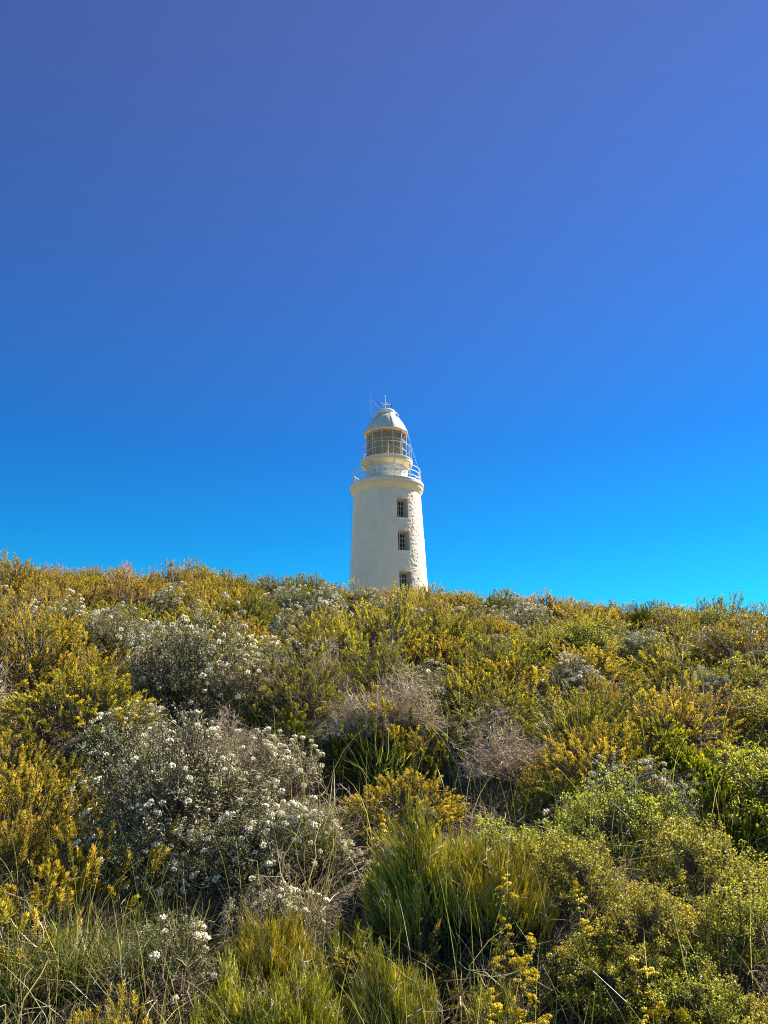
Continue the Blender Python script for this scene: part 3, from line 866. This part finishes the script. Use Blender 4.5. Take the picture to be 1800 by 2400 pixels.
def make_tussock(seed, n=220, h=0.55, spread=.75, w=.006, base_r=.10, tint0=.5, K=7, mess=.8):
    rng = np.random.default_rng(seed)
    fo = Geo()
    a = rng.uniform(0, 6.28, n)
    o = np.stack([np.cos(a), np.sin(a), np.zeros(n)], -1)
    b = o * (base_r * np.sqrt(rng.random(n)))[:, None]; b[:, 2] = -.04
    L = h * rng.uniform(.55, 1.25, n)
    lean = spread * rng.random(n) ** .7
    t = np.linspace(0, 1, K)
    out = L[:, None] * (lean[:, None] * t ** 1.6 + .06 * t)
    up = L[:, None] * (t * (1 - .18 * lean[:, None]) - .45 * lean[:, None] * t ** 2.6)
    o2 = unit(o + rng.normal(size=o.shape) * np.array([mess, mess, 0]))
    P = b[:, None] + o2[:, None] * out[..., None] + np.array([0, 0, 1.0]) * up[..., None]
    P[:, 2:] += np.cumsum(rng.normal(size=(n, K - 2, 3)), 1) * (.016 * mess)
    side = unit(np.cross(o2, np.array([0, 0, 1.0])) + rng.normal(size=o.shape) * .5)
    ww = w * rng.uniform(.6, 1.3, n)[:, None] * np.array([.8, 1, 1, .95, .8, .5, .08])[None, :K]
    A = P + side[:, None] * ww[..., None] * .5
    B = P - side[:, None] * ww[..., None] * .5
    V = np.stack([A, B], 2).reshape(-1, 3)
    i, k = np.meshgrid(np.arange(n), np.arange(K - 1), indexing='ij')
    q = (i * K + k) * 2
    Q = np.stack([q, q + 1, q + 3, q + 2], -1).reshape(-1, 4)
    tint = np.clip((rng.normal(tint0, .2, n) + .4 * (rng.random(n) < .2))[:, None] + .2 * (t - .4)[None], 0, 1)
    fo.add(V, quad=Q, tint=np.repeat(tint.reshape(-1), 2))
    return dict(blades=fo, r=h * .5, h=h)

def flower_head(seed, r=.018, n=26):
    """a rounded cluster of tiny florets"""
    rng = np.random.default_rng(seed)
    g = Geo()
    d = dome_dirs(rng, n, -.15)
    c = d * np.array([r, r, r * .62]) * rng.uniform(.75, 1.05, (n, 1))
    fr = r * .30
    octv = np.array([[1, 0, 0], [-1, 0, 0], [0, 1, 0], [0, -1, 0], [0, 0, 1], [0, 0, -1]], float)
    octf = np.array([[0, 2, 4], [2, 1, 4], [1, 3, 4], [3, 0, 4], [2, 0, 5], [1, 2, 5], [3, 1, 5], [0, 3, 5]])
    V = c[:, None] + octv[None] * fr * rng.uniform(.75, 1.3, (n, 1, 1))
    F = (octf[None] + (np.arange(n) * 6)[:, None, None]).reshape(-1, 3)
    g.add(V.reshape(-1, 3), tri=F, tint=np.repeat(np.clip(rng.normal(.6, .2, n), 0, 1), 6))
    leaves(g, np.zeros((6, 3)) + [0, 0, -r * .4], unit(rng.normal(size=(6, 3)) * [1, 1, .1]), r * 1.1, r * .3, rng, .1)
    return g

def make_yellow(seed, n=26, h=.42, r=.16):
    """thin stems with small leaves, topped by yellow flower clusters"""
    rng = np.random.default_rng(seed)
    fo, br = Geo(), Geo()
    p, d, u = shoot_points(rng, n, r, h, .45, .3, .1)
    skeleton(br, rng, p, .006, 6, (.3, .7), .0014)
    dd = out_dirs(rng, d, 1.2, .3)
    leafy_twigs(fo, br, rng, p - dd * .09, dd, np.full(n, .10), 22, .014, .005, rng.uniform(.3, .6, n))
    return dict(foliage=fo, branches=br, r=r, h=h, flowers=[(p[i] + dd[i] * .02 + rng.normal(size=3) * .016, dd[i], rng.uniform(.6, 1.3)) for i in range(n) for _ in range(4)])

def make_branch_tangle(seed, n=9, r=.55, h=.35):
    rng = np.random.default_rng(seed)
    g = Geo()
    for i in range(n):
        a = rng.uniform(0, 6.28)
        p = np.array([-.3 * math.cos(a), -.3 * math.sin(a), rng.uniform(.02, .15)]) + rng.normal(size=3) * .06
        def grow(p, d, L, rad, lev):
            K = 7
            pts = [p]; dd = d
            for k in range(K - 1):
                dd = unit(dd + rng.normal(size=3) * .22 + np.array([0, 0, .03]))
                pts.append(pts[-1] + dd * L / (K - 1))
            tubes(g, [pts], [np.linspace(rad, rad * .5, K)], 5, tint=[rng.uniform(.3, .9)])
            if lev < 3:
                for _ in range(rng.integers(3, 5)):
                    k = rng.integers(2, K)
                    grow(pts[k], unit(dd + rng.normal(size=3) * .75 + np.array([0, 0, .1])), L * rng.uniform(.4, .65), rad * .5, lev + 1)
        grow(p, unit(np.array([math.cos(a), math.sin(a), .25]) + rng.normal(size=3) * .2), .75, .012, 0)
    return dict(twigs=g, r=r, h=h)

# ------------------------------------------------------------------ plants: prototypes
PROTO = {}
def proto(key, maker, mats, **kw):
    m = maker(**kw)
    e = dict(r=m['r'], h=m['h'], parts=[], flowers=m.get('flowers'))
    for nm in ('foliage', 'branches', 'twigs', 'blades'):
        if nm in m: e['parts'].append((nm, m[nm].mesh(nm, M[mats[nm]])))
    for g in m.get('shoots', ()): e['parts'].append(('shoot', g.mesh('shoot', M[mats['foliage']])))
    PROTO[key] = e
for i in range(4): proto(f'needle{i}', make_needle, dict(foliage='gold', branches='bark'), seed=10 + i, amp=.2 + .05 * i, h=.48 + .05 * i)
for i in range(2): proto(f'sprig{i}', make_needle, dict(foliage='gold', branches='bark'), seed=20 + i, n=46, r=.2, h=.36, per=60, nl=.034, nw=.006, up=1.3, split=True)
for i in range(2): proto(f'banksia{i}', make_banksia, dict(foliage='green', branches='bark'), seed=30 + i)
for i in range(3): proto(f'box{i}', make_boxleaf, dict(foliage='box', branches='bark'), seed=40 + i)
for i in range(4): proto(f'white{i}', make_greyleaf, dict(foliage='grey', branches='bark', twigs='twig'), seed=50 + i, nf=(70, 95, 80, 100)[i], twigs=(40, 130, 60, 80)[i])
for i in range(3): proto(f'dead{i}', make_dead_bush, dict(twigs='twig'), seed=60 + i)
for i in range(3): proto(f'broom{i}', make_broom, dict(foliage='broom', branches='bark', twigs='twig'), seed=70 + i, h=(.46, .40, .52)[i], r=(.30, .24, .34)[i], n=(1100, 800, 1400)[i])
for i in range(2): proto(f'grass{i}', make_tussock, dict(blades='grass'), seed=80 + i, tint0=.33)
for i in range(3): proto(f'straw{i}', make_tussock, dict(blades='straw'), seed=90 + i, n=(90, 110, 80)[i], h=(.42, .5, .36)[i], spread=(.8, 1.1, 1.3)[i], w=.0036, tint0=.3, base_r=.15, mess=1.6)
for i in range(2): proto(f'yellow{i}', make_yellow, dict(foliage='box', branches='bark'), seed=100 + i)
for i in range(2): proto(f'tangle{i}', make_branch_tangle, dict(twigs='twig'), seed=110 + i)
WHITE_HEADS = [flower_head(200 + i).mesh('flower_head', M['whiteflower']) for i in range(4)]
YELLOW_HEADS = [flower_head(210 + i, .013, 20).mesh('flower_head', M['yellowflower']) for i in range(3)]

PRNG = random.Random(7)
PLACED = []
NAMES = {'needle': ('needle_shrub', 'shrub'), 'sprig': ('needle_shrub', 'shrub'), 'banksia': ('banksia_shrub', 'shrub'), 'box': ('box_leaved_shrub', 'shrub'),
         'white': ('white_flowering_shrub', 'shrub'), 'dead': ('dead_shrub', 'shrub'), 'broom': ('broom_shrub', 'shrub'), 'grass': ('grass_tussock', 'grass tussock'),
         'straw': ('dry_grass_tussock', 'grass tussock'), 'yellow': ('yellow_flowering_plant', 'flowering plant'), 'tangle': ('dead_branch', 'branch')}

def plant(key, x, y, label, group=None, s=1.0, mat=None, rz=None, zs=1.0, lift=0.0, heads=True, nheads=1.0, tilt=None, name=None):
    e = PROTO[key]
    kind = key.rstrip('0123456789')
    nm, cat = NAMES[kind]
    root = link(name or nm, None)
    root.location = (x, y, float(ground_z(x, y)) + lift)
    rz = PRNG.uniform(0, 6.28) if rz is None else rz
    tx, ty = tilt if tilt else (PRNG.uniform(-.12, .18), PRNG.uniform(-.12, .12))
    root.rotation_euler = (tx, ty, rz) if tilt is None else (tx, ty, rz)
    root.scale = (s, s, s * zs)
    tag(root, label, cat, group)
    for pn, me in e['parts']:
        o = link(pn, me, root)
        if pn in ('foliage', 'twigs', 'blades'): o["kind"] = "stuff"
        if mat and pn in ('foliage', 'twigs', 'blades', 'shoot'):
            o.material_slots[0].link = 'OBJECT'; o.material_slots[0].material = M[mat]
    if e['flowers'] and heads:
        hs = WHITE_HEADS if kind == 'white' else YELLOW_HEADS
        for p, d, k in e['flowers']:
            if PRNG.random() > nheads: continue
            f = link('flower_head', PRNG.choice(hs), root)
            f.location = p
            f.rotation_mode = 'QUATERNION'
            f.rotation_quaternion = Vector(d).to_track_quat('Z', 'Y')
            f.scale = (k / s * (1.35 if kind == 'white' and y > 6.4 else 1.0),) * 3
    PLACED.append((x, y, e['r'] * s, kind in ('white', 'dead')))
    return root

def put(key, px, py, w, label, group=None, above=None, smin=.55, smax=1.7, **kw):
    """place a plant whose crown shows about w photo pixels wide round (px, py)"""
    e = PROTO[key]
    x, y = at(px, py, 0.36 if above is None else above)
    depth = y * math.cos(R(PITCH)) + (0.0) * math.sin(R(PITCH))
    s = min(max((w * .5 * depth / FPX) / e['r'], smin), smax)
    return plant(key, x, y, label, group, s, **kw)

# ------------------------------------------------------------------ plants: the ones that can be told apart
# white-flowering shrubs
put('white1', 430, 1790, 440, 'large grey-green shrub full of white flower heads and bare twigs, near left', above=.42)
put('white3', 590, 1880, 320, 'white-flowering shrub right of the largest white-flowering one, above dry tangled grass', above=.40)
put('white3', 440, 1540, 340, 'broad rounded shrub dotted with white flower heads, mid slope left', zs=1.15)
put('white2', 560, 1590, 230, 'smaller white-dotted shrub on the right flank of the rounded one')
put('white3', 140, 1440, 200, 'white-flowering shrub near the skyline at far left')
put('white0', 235, 1450, 150, 'white-flowering shrub just right of the far-left one near the skyline')
put('white1', 400, 1400, 160, 'small white-flowering shrub just under the skyline left of the tower')
put('white2', 650, 1500, 150, 'dark shrub with small white heads right of the rounded white-dotted one')
put('white0', 745, 1415, 120, 'little white-flowered shrub below the tower base, left side')
put('white3', 1480, 1500, 200, 'dark-centred shrub crowned with white flower heads, right slope')
put('white1', 1340, 1545, 150, 'white-flowered shrub left of the dark-centred one on the right slope')
put('white2', 1150, 1490, 120, 'sparse white-headed shrub among gold bushes below the tower right side', nheads=.5)
put('white0', 960, 1425, 110, 'faintly white-dotted shrub right below the lowest tower window')
put('white3', 1235, 1420, 130, 'pale white-dotted shrub under the skyline right of the tower')
put('white1', 1660, 1560, 120, 'pale grey shrub with few white heads beside bare branches', nheads=.3)
put('white0', 300, 1700, 300, 'white-flowering shrub at the upper left of the largest one', above=.42)
put('white2', 620, 1720, 280, 'white-flowering shrub at the upper right of the largest one', above=.42)
put('white0', 720, 1850, 230, 'white-flowering shrub at the rim of the dark hollow, left side', above=.4)
put('white1', 330, 1900, 260, 'white-flowering shrub below the largest one, beside the leaning golden shoots', above=.4, nheads=.6)
put('white3', 640, 2010, 260, 'grey-green shrub with a few white heads left of the largest broom bush', above=.4, nheads=.35)
put('white1', 400, 2130, 230, 'dark small-leaved shrub with very few white heads over the dry grass', above=.36, nheads=.15)
# golden needle shrubs on the left
GN = 'golden-green needle-leaved shrub '
put('needle2', 70, 1560, 340, GN + 'with feathery shoots at the left edge, mid slope', smax=1.3)
put('needle3', 230, 1580, 260, GN + 'next right of the one at the left edge, mid slope')
put('needle1', 40, 1730, 240, GN + 'orange-tinged, at the left edge below eye level', mat='gold')
put('needle0', 150, 1790, 250, GN + 'in front of the large white-flowering shrub at left')
put('needle3', 60, 1920, 260, GN + 'with bottle-brush shoots, nearest at the left edge')
put('sprig0', 275, 1975, 190, 'upright golden shoots leaning right over the green grass', smin=1.15, tilt=(-.15, .4), rz=0.4)
put('sprig1', 195, 1960, 150, 'golden shoots left of the leaning ones over the green grass', smin=1.05)
put('sprig0', 50, 2060, 190, 'low golden needle shoots at the lower left edge', smin=1.1)
put('sprig1', 120, 2000, 130, 'low golden shoots between the left-edge shrub and the green tussock', smin=.8)
put('needle1', 330, 1640, 170, 'dark olive needle shrub between the rounded and the large white-flowering shrubs', mat='olive')
# centre
put('needle0', 560, 1480, 200, 'rust-gold needle shrub right above the rounded white-dotted shrub', mat='rust')
put('needle1', 780, 1500, 240, 'gold-brown needle shrub with pinkish tips left of the dead grey bush')
put('needle2', 900, 1480, 220, 'gold needle shrub straight below the tower, mid slope')
put('needle3', 1040, 1490, 230, 'olive-gold needle shrub below the lowest tower window, mid slope', mat='olive')
put('needle0', 1120, 1580, 220, 'tan-gold needle shrub right of the grey-brown dead bush')
put('sprig1', 1210, 1570, 150, 'bright orange-gold shoots standing out on the right centre slope', smin=.9, mat='gold')
put('sprig0', 1140, 1550, 110, 'pinkish rust shoots beside the bright orange-gold ones', smin=.8, mat='rust')
put('sprig1', 905, 1680, 130, 'small gold shrub with forked shoots before the dark hollow', smin=.75)
put('sprig0', 985, 1720, 140, 'gold-tipped low shrub at the right rim of the dark hollow', smin=.75, mat='olive')
put('banksia0', 790, 1710, 130, 'small dark green blunt-leaved shrub at the left rim of the dark hollow', smin=.5)
put('banksia1', 700, 1645, 110, 'dark green ferny shrub right of the large white-flowering one', smin=.5)
put('dead0', 930, 1600, 270, 'grey-brown dead bush of fine twigs in the centre of the slope', above=.38, zs=.75)
put('dead1', 830, 1630, 170, 'pale grey dead twigs at the left of the grey-brown dead bush')
put('dead2', 1170, 1690, 270, 'pinkish grey dead bush right of the dark hollow', above=.38, zs=.7)
put('sprig0', 1060, 1690, 120, 'thin olive-gold shoots growing through between the two dead bushes', smin=.9, mat='olive')
put('sprig1', 870, 1620, 110, 'thin gold shoots standing in the grey-brown dead bush', smin=.85)
put('dead0', 330, 1745, 230, 'tangle of silvery dead twigs inside the large white-flowering shrub', above=.45)
put('dead2', 660, 1560, 140, 'small grey dead bush right of the rounded white-dotted shrub')
# right
put('needle1', 1400, 1580, 140, 'rust-brown needle bush below the dark-centred white-flowered shrub', mat='rust')
put('needle3', 1610, 1620, 220, 'orange-gold flat-topped shrub on the right slope', mat='rust', zs=.8)
put('banksia0', 1540, 1700, 170, 'green banksia-like shrub below the orange-gold flat-topped one')
put('banksia1', 1640, 1740, 170, 'brightest yellow-green blunt-leaved shrub on the right slope')
put('banksia0', 1770, 1760, 150, 'green blunt-leaved shrub at the right edge')
put('banksia1', 1760, 1880, 190, 'dark shaded green blunt-leaved shrub at the right edge, lower')
put('banksia0', 1660, 1810, 120, 'green blunt-leaved shrub right above the small-leaved bushes')
BX = 'yellow-green small-leaved bush '
put('box0', 1430, 1840, 300, BX + 'topmost of those at lower right')
put('box1', 1590, 1920, 290, BX + 'right of the topmost one at lower right')
put('box2', 1700, 2060, 300, BX + 'against the right edge, largest')
put('box0', 1500, 2020, 260, BX + 'in the middle of those at lower right')
put('box1', 1320, 1920, 230, BX + 'beside the right side of the broom bush')
put('box2', 1580, 2200, 280, BX + 'second from the bottom at lower right')
put('box0', 1760, 2260, 240, BX + 'in the lower right corner')
put('box1', 1420, 2150, 230, BX + 'behind the yellow flowers')
put('box2', 1500, 2340, 260, BX + 'lowest at the bottom edge, right of the yellow flowers')
put('box1', 1290, 1790, 170, BX + 'small, right of the pinkish grey dead bush')
put('box2', 1250, 1490, 150, 'dull green small-leaved bush among gold shrubs, right of the tower', mat='olive')
put('tangle0', 1690, 1540, 300, 'bare grey dead branches lying over the right slope', smin=1.0)
put('tangle1', 1640, 1640, 230, 'weathered fallen branches below the bare ones at right', smin=.8)
put('tangle1', 1120, 1850, 130, 'pale forked dead branch above the broom bush', smin=.45, smax=.6)
# broom and rush bushes
BR = 'upright green rush-like broom bush '
put('broom2', 1030, 2020, 330, BR + 'largest, in the lower centre', above=.36, zs=.88)
put('broom0', 1170, 2020, 240, BR + 'right half beside the largest one', above=.34, zs=.9)
put('broom1', 940, 1980, 170, BR + 'with pale tips left behind the largest one', above=.32, zs=.9)
put('broom0', 640, 2200, 200, BR + 'tallest of the bottom row, left of the pale dead grass', above=.26)
put('broom1', 560, 2310, 180, BR + 'in the bottom row, left of the tallest there', above=.24)
put('broom1', 800, 2230, 170, BR + 'small, right of the pale dead grass', above=.26)
put('broom2', 920, 2290, 210, BR + 'bright yellow-green, bottom centre', above=.26)
put('broom0', 680, 2350, 210, BR + 'cut by the bottom edge, before the tallest one', above=.24)
put('broom1', 470, 2390, 150, BR + 'cut by the bottom edge, leftmost', above=.22)
put('broom1', 1150, 2230, 110, BR + 'smallest, left of the yellow flowers', smin=.5)
put('broom1', 1480, 1455, 160, 'dark spiky upright shrub on the skyline at right', mat='olive', above=.25, zs=.55)
# skyline marks
put('needle2', 555, 1365, 110, 'dark rounded shrub poking above the skyline left of the tower', mat='olive', above=.2)
put('needle1', 460, 1365, 130, 'gold spiky shrub poking above the skyline, far left of the tower', above=.2)
put('needle0', 720, 1380, 120, 'yellow-green rounded shrub on the skyline just left of the tower', above=.2, mat='box')
put('needle3', 855, 1420, 150, 'olive mounded shrub hiding the foot of the tower', mat='olive', above=.25, zs=.7)
put('needle2', 1690, 1440, 150, 'dark green rounded shrub on the skyline at far right', mat='olive', above=.25)
# grass
put('grass0', 170, 2190, 230, 'lush green grass tussock under the leaning golden shoots', above=.25)
put('grass1', 280, 2180, 190, 'dark green grass tussock right of the lush one', above=.25)
put('grass0', 420, 2210, 200, 'dark grass tuft under the dark small-leaved shrub', above=.2)
put('grass1', 890, 1810, 190, 'thin green grass blades at the near rim of the dark hollow', above=.24)
put('grass1', 50, 2240, 200, 'green grass tussock at the lower left edge', above=.22)
put('straw2', 90, 2360, 300, 'pale dry grass tussock in the lower left corner', above=.2)
put('straw0', 370, 2300, 240, 'dry grass tussock with long arching straws, bottom left', above=.22)
put('straw1', 720, 2180, 200, 'pale matted dead grass left of the small broom bush', above=.22)
put('straw0', 690, 2030, 230, 'drooping grey dead grass right of the white-flowering shrubs', above=.26)
put('straw0', 1330, 1660, 170, 'dry grass tussock on the right centre slope', above=.26)
put('grass1', 1360, 1720, 190, 'green-gold grass tussock left of the small-leaved bushes', above=.26)
put('straw2', 1050, 2270, 220, 'long dry stalks in the dark gap at the bottom centre', above=.2)
put('grass1', 780, 1560, 130, 'green grass blades beside the gold-brown needle shrub', above=.3)
put('grass0', 930, 2110, 150, 'dark green grass tuft under the largest broom bush', above=.15)
put('grass1', 330, 2230, 170, 'dark green grass tuft between dry tussocks, bottom left', above=.2)
put('grass0', 740, 1960, 170, 'green grass tuft between white-flowering shrub and largest broom bush', above=.2)
# yellow flowers
YF = 'bright yellow-flowered plant '
put('yellow0', 1190, 2210, 150, YF + 'tallest, right of the smallest broom bush', smin=.95, above=.3)
put('yellow1', 1225, 2290, 150, YF + 'in front of the tallest one', smin=.75)
put('yellow0', 1160, 2310, 110, YF + 'leftmost, near the bottom edge', smin=.6)
put('yellow1', 1280, 2350, 130, YF + 'lowest, cut by the bottom edge', smin=.7)
put('yellow0', 1390, 2160, 140, YF + 'right of the others, among small-leaved bushes', smin=.7)
put('yellow1', 1555, 2290, 150, YF + 'far right near the bottom edge', smin=.7)
put('yellow0', 905, 1880, 60, YF + 'tiny, at the top left of the largest broom bush', smin=.4)

# the rest of the scrub, a crowd nobody could tell apart
FILL = {
 'gold': ('golden needle-leaved shrub', 'golden shrubs of the scrub'),
 'olive': ('olive needle-leaved shrub', 'olive shrubs of the scrub'),
 'rust': ('rust-tipped needle-leaved shrub', 'rusty shrubs of the scrub'),
 'white': ('small white-flowering shrub', 'white-flowering shrubs of the scrub'),
 'box': ('small-leaved green bush', 'small-leaved bushes of the scrub'),
 'dead': ('grey dead bush', 'dead bushes of the scrub'),
 'grass': ('grass tussock', 'grass tussocks of the scrub'),
}
BANDS = ((5.0, 'at the foot of the bank'), (7.2, 'low on the bank'), (9.6, 'halfway up the slope'), (12.0, 'on the upper slope'), (13.9, 'just below the skyline'), (99, 'along the skyline'))
ORD = ['first', 'second', 'third', 'fourth', 'fifth', 'sixth', 'seventh', 'eighth', 'ninth', 'tenth', 'eleventh', 'twelfth', 'thirteenth', 'fourteenth', 'fifteenth', 'sixteenth',
       'seventeenth', 'eighteenth', 'nineteenth', 'twentieth', 'twenty-first', 'twenty-second', 'twenty-third', 'twenty-fourth', 'twenty-fifth']
def ordinal_labels(items):
    """items: (root, kind, x, y); rows of like plants are told apart by their order from the left"""
    rows = {}
    for o, kind, X, Y in items:
        band = next(b for lim, b in BANDS if Y < lim)
        side = 'left' if X < LX / LY * Y else 'right'
        rows.setdefault((kind, band, side), []).append((X / Y, o))
    for (kind, band, side), row in rows.items():
        row.sort(key=lambda t: t[0])
        if side == 'right': row.reverse()
        for i, (_, o) in enumerate(row):
            lab = FILL[kind][0]
            if len(row) == 1: o["label"] = f'{lab} {band}, the only such on the {side}'
            else: o["label"] = f'{lab} {band}, {ORD[i]} from the {side} edge'
def fill():
    rng = random.Random(21)
    pts = []
    y = 3.0
    tries = 0
    while tries < 9000 and len(pts) < 225:
        tries += 1
        Y = math.sqrt(rng.uniform(3.2 ** 2, 16.6 ** 2))
        X = rng.uniform(-1, 1) * (0.52 * Y + 0.9)
        gap = 0.38 + 0.018 * Y + (.25 if Y < 5 else 0)
        if any((X - a) ** 2 + (Y - b) ** 2 < gap ** 2 for a, b in pts): continue
        if any((X - a) ** 2 + (Y - b) ** 2 < ((.85 if wh else .68) * r + .12) ** 2 for a, b, r, wh in PLACED): continue
        hollow = (-.05, 6.1)
        if (X - hollow[0]) ** 2 + (Y - hollow[1]) ** 2 < .75 ** 2: continue
        pts.append((X, Y))
    done = []
    for X, Y in pts:
        n = noise.noise(Vector((X * .45, Y * .45, 3.0))) + rng.uniform(-.25, .25)
        u = rng.random()
        right = X / (0.5 * Y)
        if Y < 5.0:
            kind = 'grass' if u < .3 else ('box' if right > .2 else ('gold' if right < -.5 else 'olive'))
        elif u < .04: kind = 'dead'
        elif u < .22: kind = 'white'
        elif u < .26 + .2 * right and right > .15: kind = 'box'
        elif u < .40: kind = 'grass' if Y < 9 else 'rust'
        else: kind = 'rust' if n > .40 else ('gold' if n > -.15 + .25 * right else 'olive')
        lab, grp = FILL[kind]
        s = rng.uniform(.78, 1.25) * (.6 if Y < 5 else (.82 if Y > 12 else 1))
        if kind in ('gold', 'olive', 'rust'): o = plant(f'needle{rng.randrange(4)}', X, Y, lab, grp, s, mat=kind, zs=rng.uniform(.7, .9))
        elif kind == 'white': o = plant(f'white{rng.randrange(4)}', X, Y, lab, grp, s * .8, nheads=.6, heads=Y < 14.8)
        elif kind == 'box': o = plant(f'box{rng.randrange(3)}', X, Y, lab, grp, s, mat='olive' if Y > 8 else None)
        elif kind == 'dead': o = plant(f'dead{rng.randrange(3)}', X, Y, lab, grp, s * .8)
        else: o = plant(rng.choice(['grass0', 'grass1', 'straw0', 'straw1', 'straw2']), X, Y, lab, grp, s)
        done.append((o, kind, X, Y))
    ordinal_labels(done)
fill()

# ------------------------------------------------------------------ ground cover: short dry grass, fallen twigs
def ground_cover():
    rng = np.random.default_rng(77)
    n = 34000
    Y = 2.3 + 6.2 * rng.random(n) ** 1.6; X = rng.uniform(-1, 1, n) * (.52 * Y + .5)
    keep = ((X + .05) / .7) ** 2 + ((Y - 6.1) / .6) ** 2 > 1
    X, Y = X[keep], Y[keep]; n = len(X)
    Z = ground_z(X, Y)
    b = np.stack([X, Y, Z - .01], -1)
    d = unit(rng.normal(size=(n, 3)) * [.7, .7, .25] + [0, 0, .75])
    L = rng.uniform(.06, .30, n) * np.where(Y < 4, 1.25, 1)
    K = 4
    t = np.linspace(0, 1, K)
    P = b[:, None] + d[:, None] * (t * L[:, None])[..., None]
    P[:, :, 2] -= (t ** 2)[None] * (L * rng.uniform(0, .5, n))[:, None]
    side = unit(np.cross(d, rng.normal(size=(n, 3))))
    w = rng.uniform(.0018, .0045, n)[:, None] * np.array([1, .9, .7, .1])[None]
    V = np.stack([P + side[:, None] * w[..., None] * .5, P - side[:, None] * w[..., None] * .5], 2).reshape(-1, 3)
    i, k = np.meshgrid(np.arange(n), np.arange(K - 1), indexing='ij')
    q = (i * K + k) * 2
    g = Geo()
    g.add(V, quad=np.stack([q, q + 1, q + 3, q + 2], -1).reshape(-1, 4), tint=np.repeat(np.clip(rng.normal(.4, .22, n), 0, 1), 2 * K))
    o = g.obj('dry_grass', M['straw'])
    tag(o, 'short dry grass and litter on the ground between the shrubs', 'grass', None, 'stuff')
    g = Geo()
    n = 5000
    Y = np.sqrt(rng.uniform(2.2 ** 2, 8.0 ** 2, n)); X = rng.uniform(-1, 1, n) * (.52 * Y + .5)
    b = np.stack([X, Y, ground_z(X, Y) + rng.uniform(.0, .22, n)], -1)
    d = unit(rng.normal(size=(n, 3)) * [1, 1, .45])
    L = rng.uniform(.08, .3, n)
    t = np.array([0, .33, .66, 1.0])
    P = b[:, None] + d[:, None] * (t * L[:, None])[..., None] + rng.normal(size=(n, 4, 3)) * .012
    tubes(g, P, np.array([[.0022, .002, .0016, .001]]).repeat(n, 0) * rng.uniform(.6, 1.4, (n, 1)), 3, tint=rng.uniform(0, .6, n))
    o = g.obj('fallen_twigs', M['twig'])
    tag(o, 'loose dead twigs littering the ground under the shrubs', 'twigs', None, 'stuff')
ground_cover()

def tall_grass():
    """thin long blades threading up through the shrubs"""
    rng = np.random.default_rng(99)
    n = 3600
    Y = 2.6 + 8.4 * rng.random(n) ** 1.2; X = rng.uniform(-1, 1, n) * (.52 * Y + .5)
    b = np.stack([X, Y, ground_z(X, Y)], -1)
    a = rng.uniform(0, 6.28, n)
    o = np.stack([np.cos(a), np.sin(a), np.zeros(n)], -1)
    L = rng.uniform(.3, .72, n); lean = rng.uniform(.05, .75, n)
    t = np.linspace(0, 1, 6)
    P = b[:, None] + o[:, None] * (L[:, None] * lean[:, None] * t ** 1.8)[..., None] + np.array([0, 0, 1.0]) * (L[:, None] * (t - .35 * lean[:, None] * t ** 2.5))[..., None]
    side = unit(rng.normal(size=(n, 3)) * [1, 1, .3])
    w = rng.uniform(.0015, .0042, n)[:, None] * np.array([.9, 1, .95, .8, .5, .05])[None]
    V = np.stack([P + side[:, None] * w[..., None] * .5, P - side[:, None] * w[..., None] * .5], 2).reshape(-1, 3)
    i, k = np.meshgrid(np.arange(n), np.arange(5), indexing='ij')
    q = (i * 6 + k) * 2
    g = Geo()
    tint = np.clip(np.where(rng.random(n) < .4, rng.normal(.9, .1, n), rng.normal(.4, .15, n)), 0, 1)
    g.add(V, quad=np.stack([q, q + 1, q + 3, q + 2], -1).reshape(-1, 4), tint=np.repeat(tint, 12))
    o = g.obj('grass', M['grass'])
    tag(o, 'thin long grass blades threading up between the shrubs', 'grass', None, 'stuff')
tall_grass()
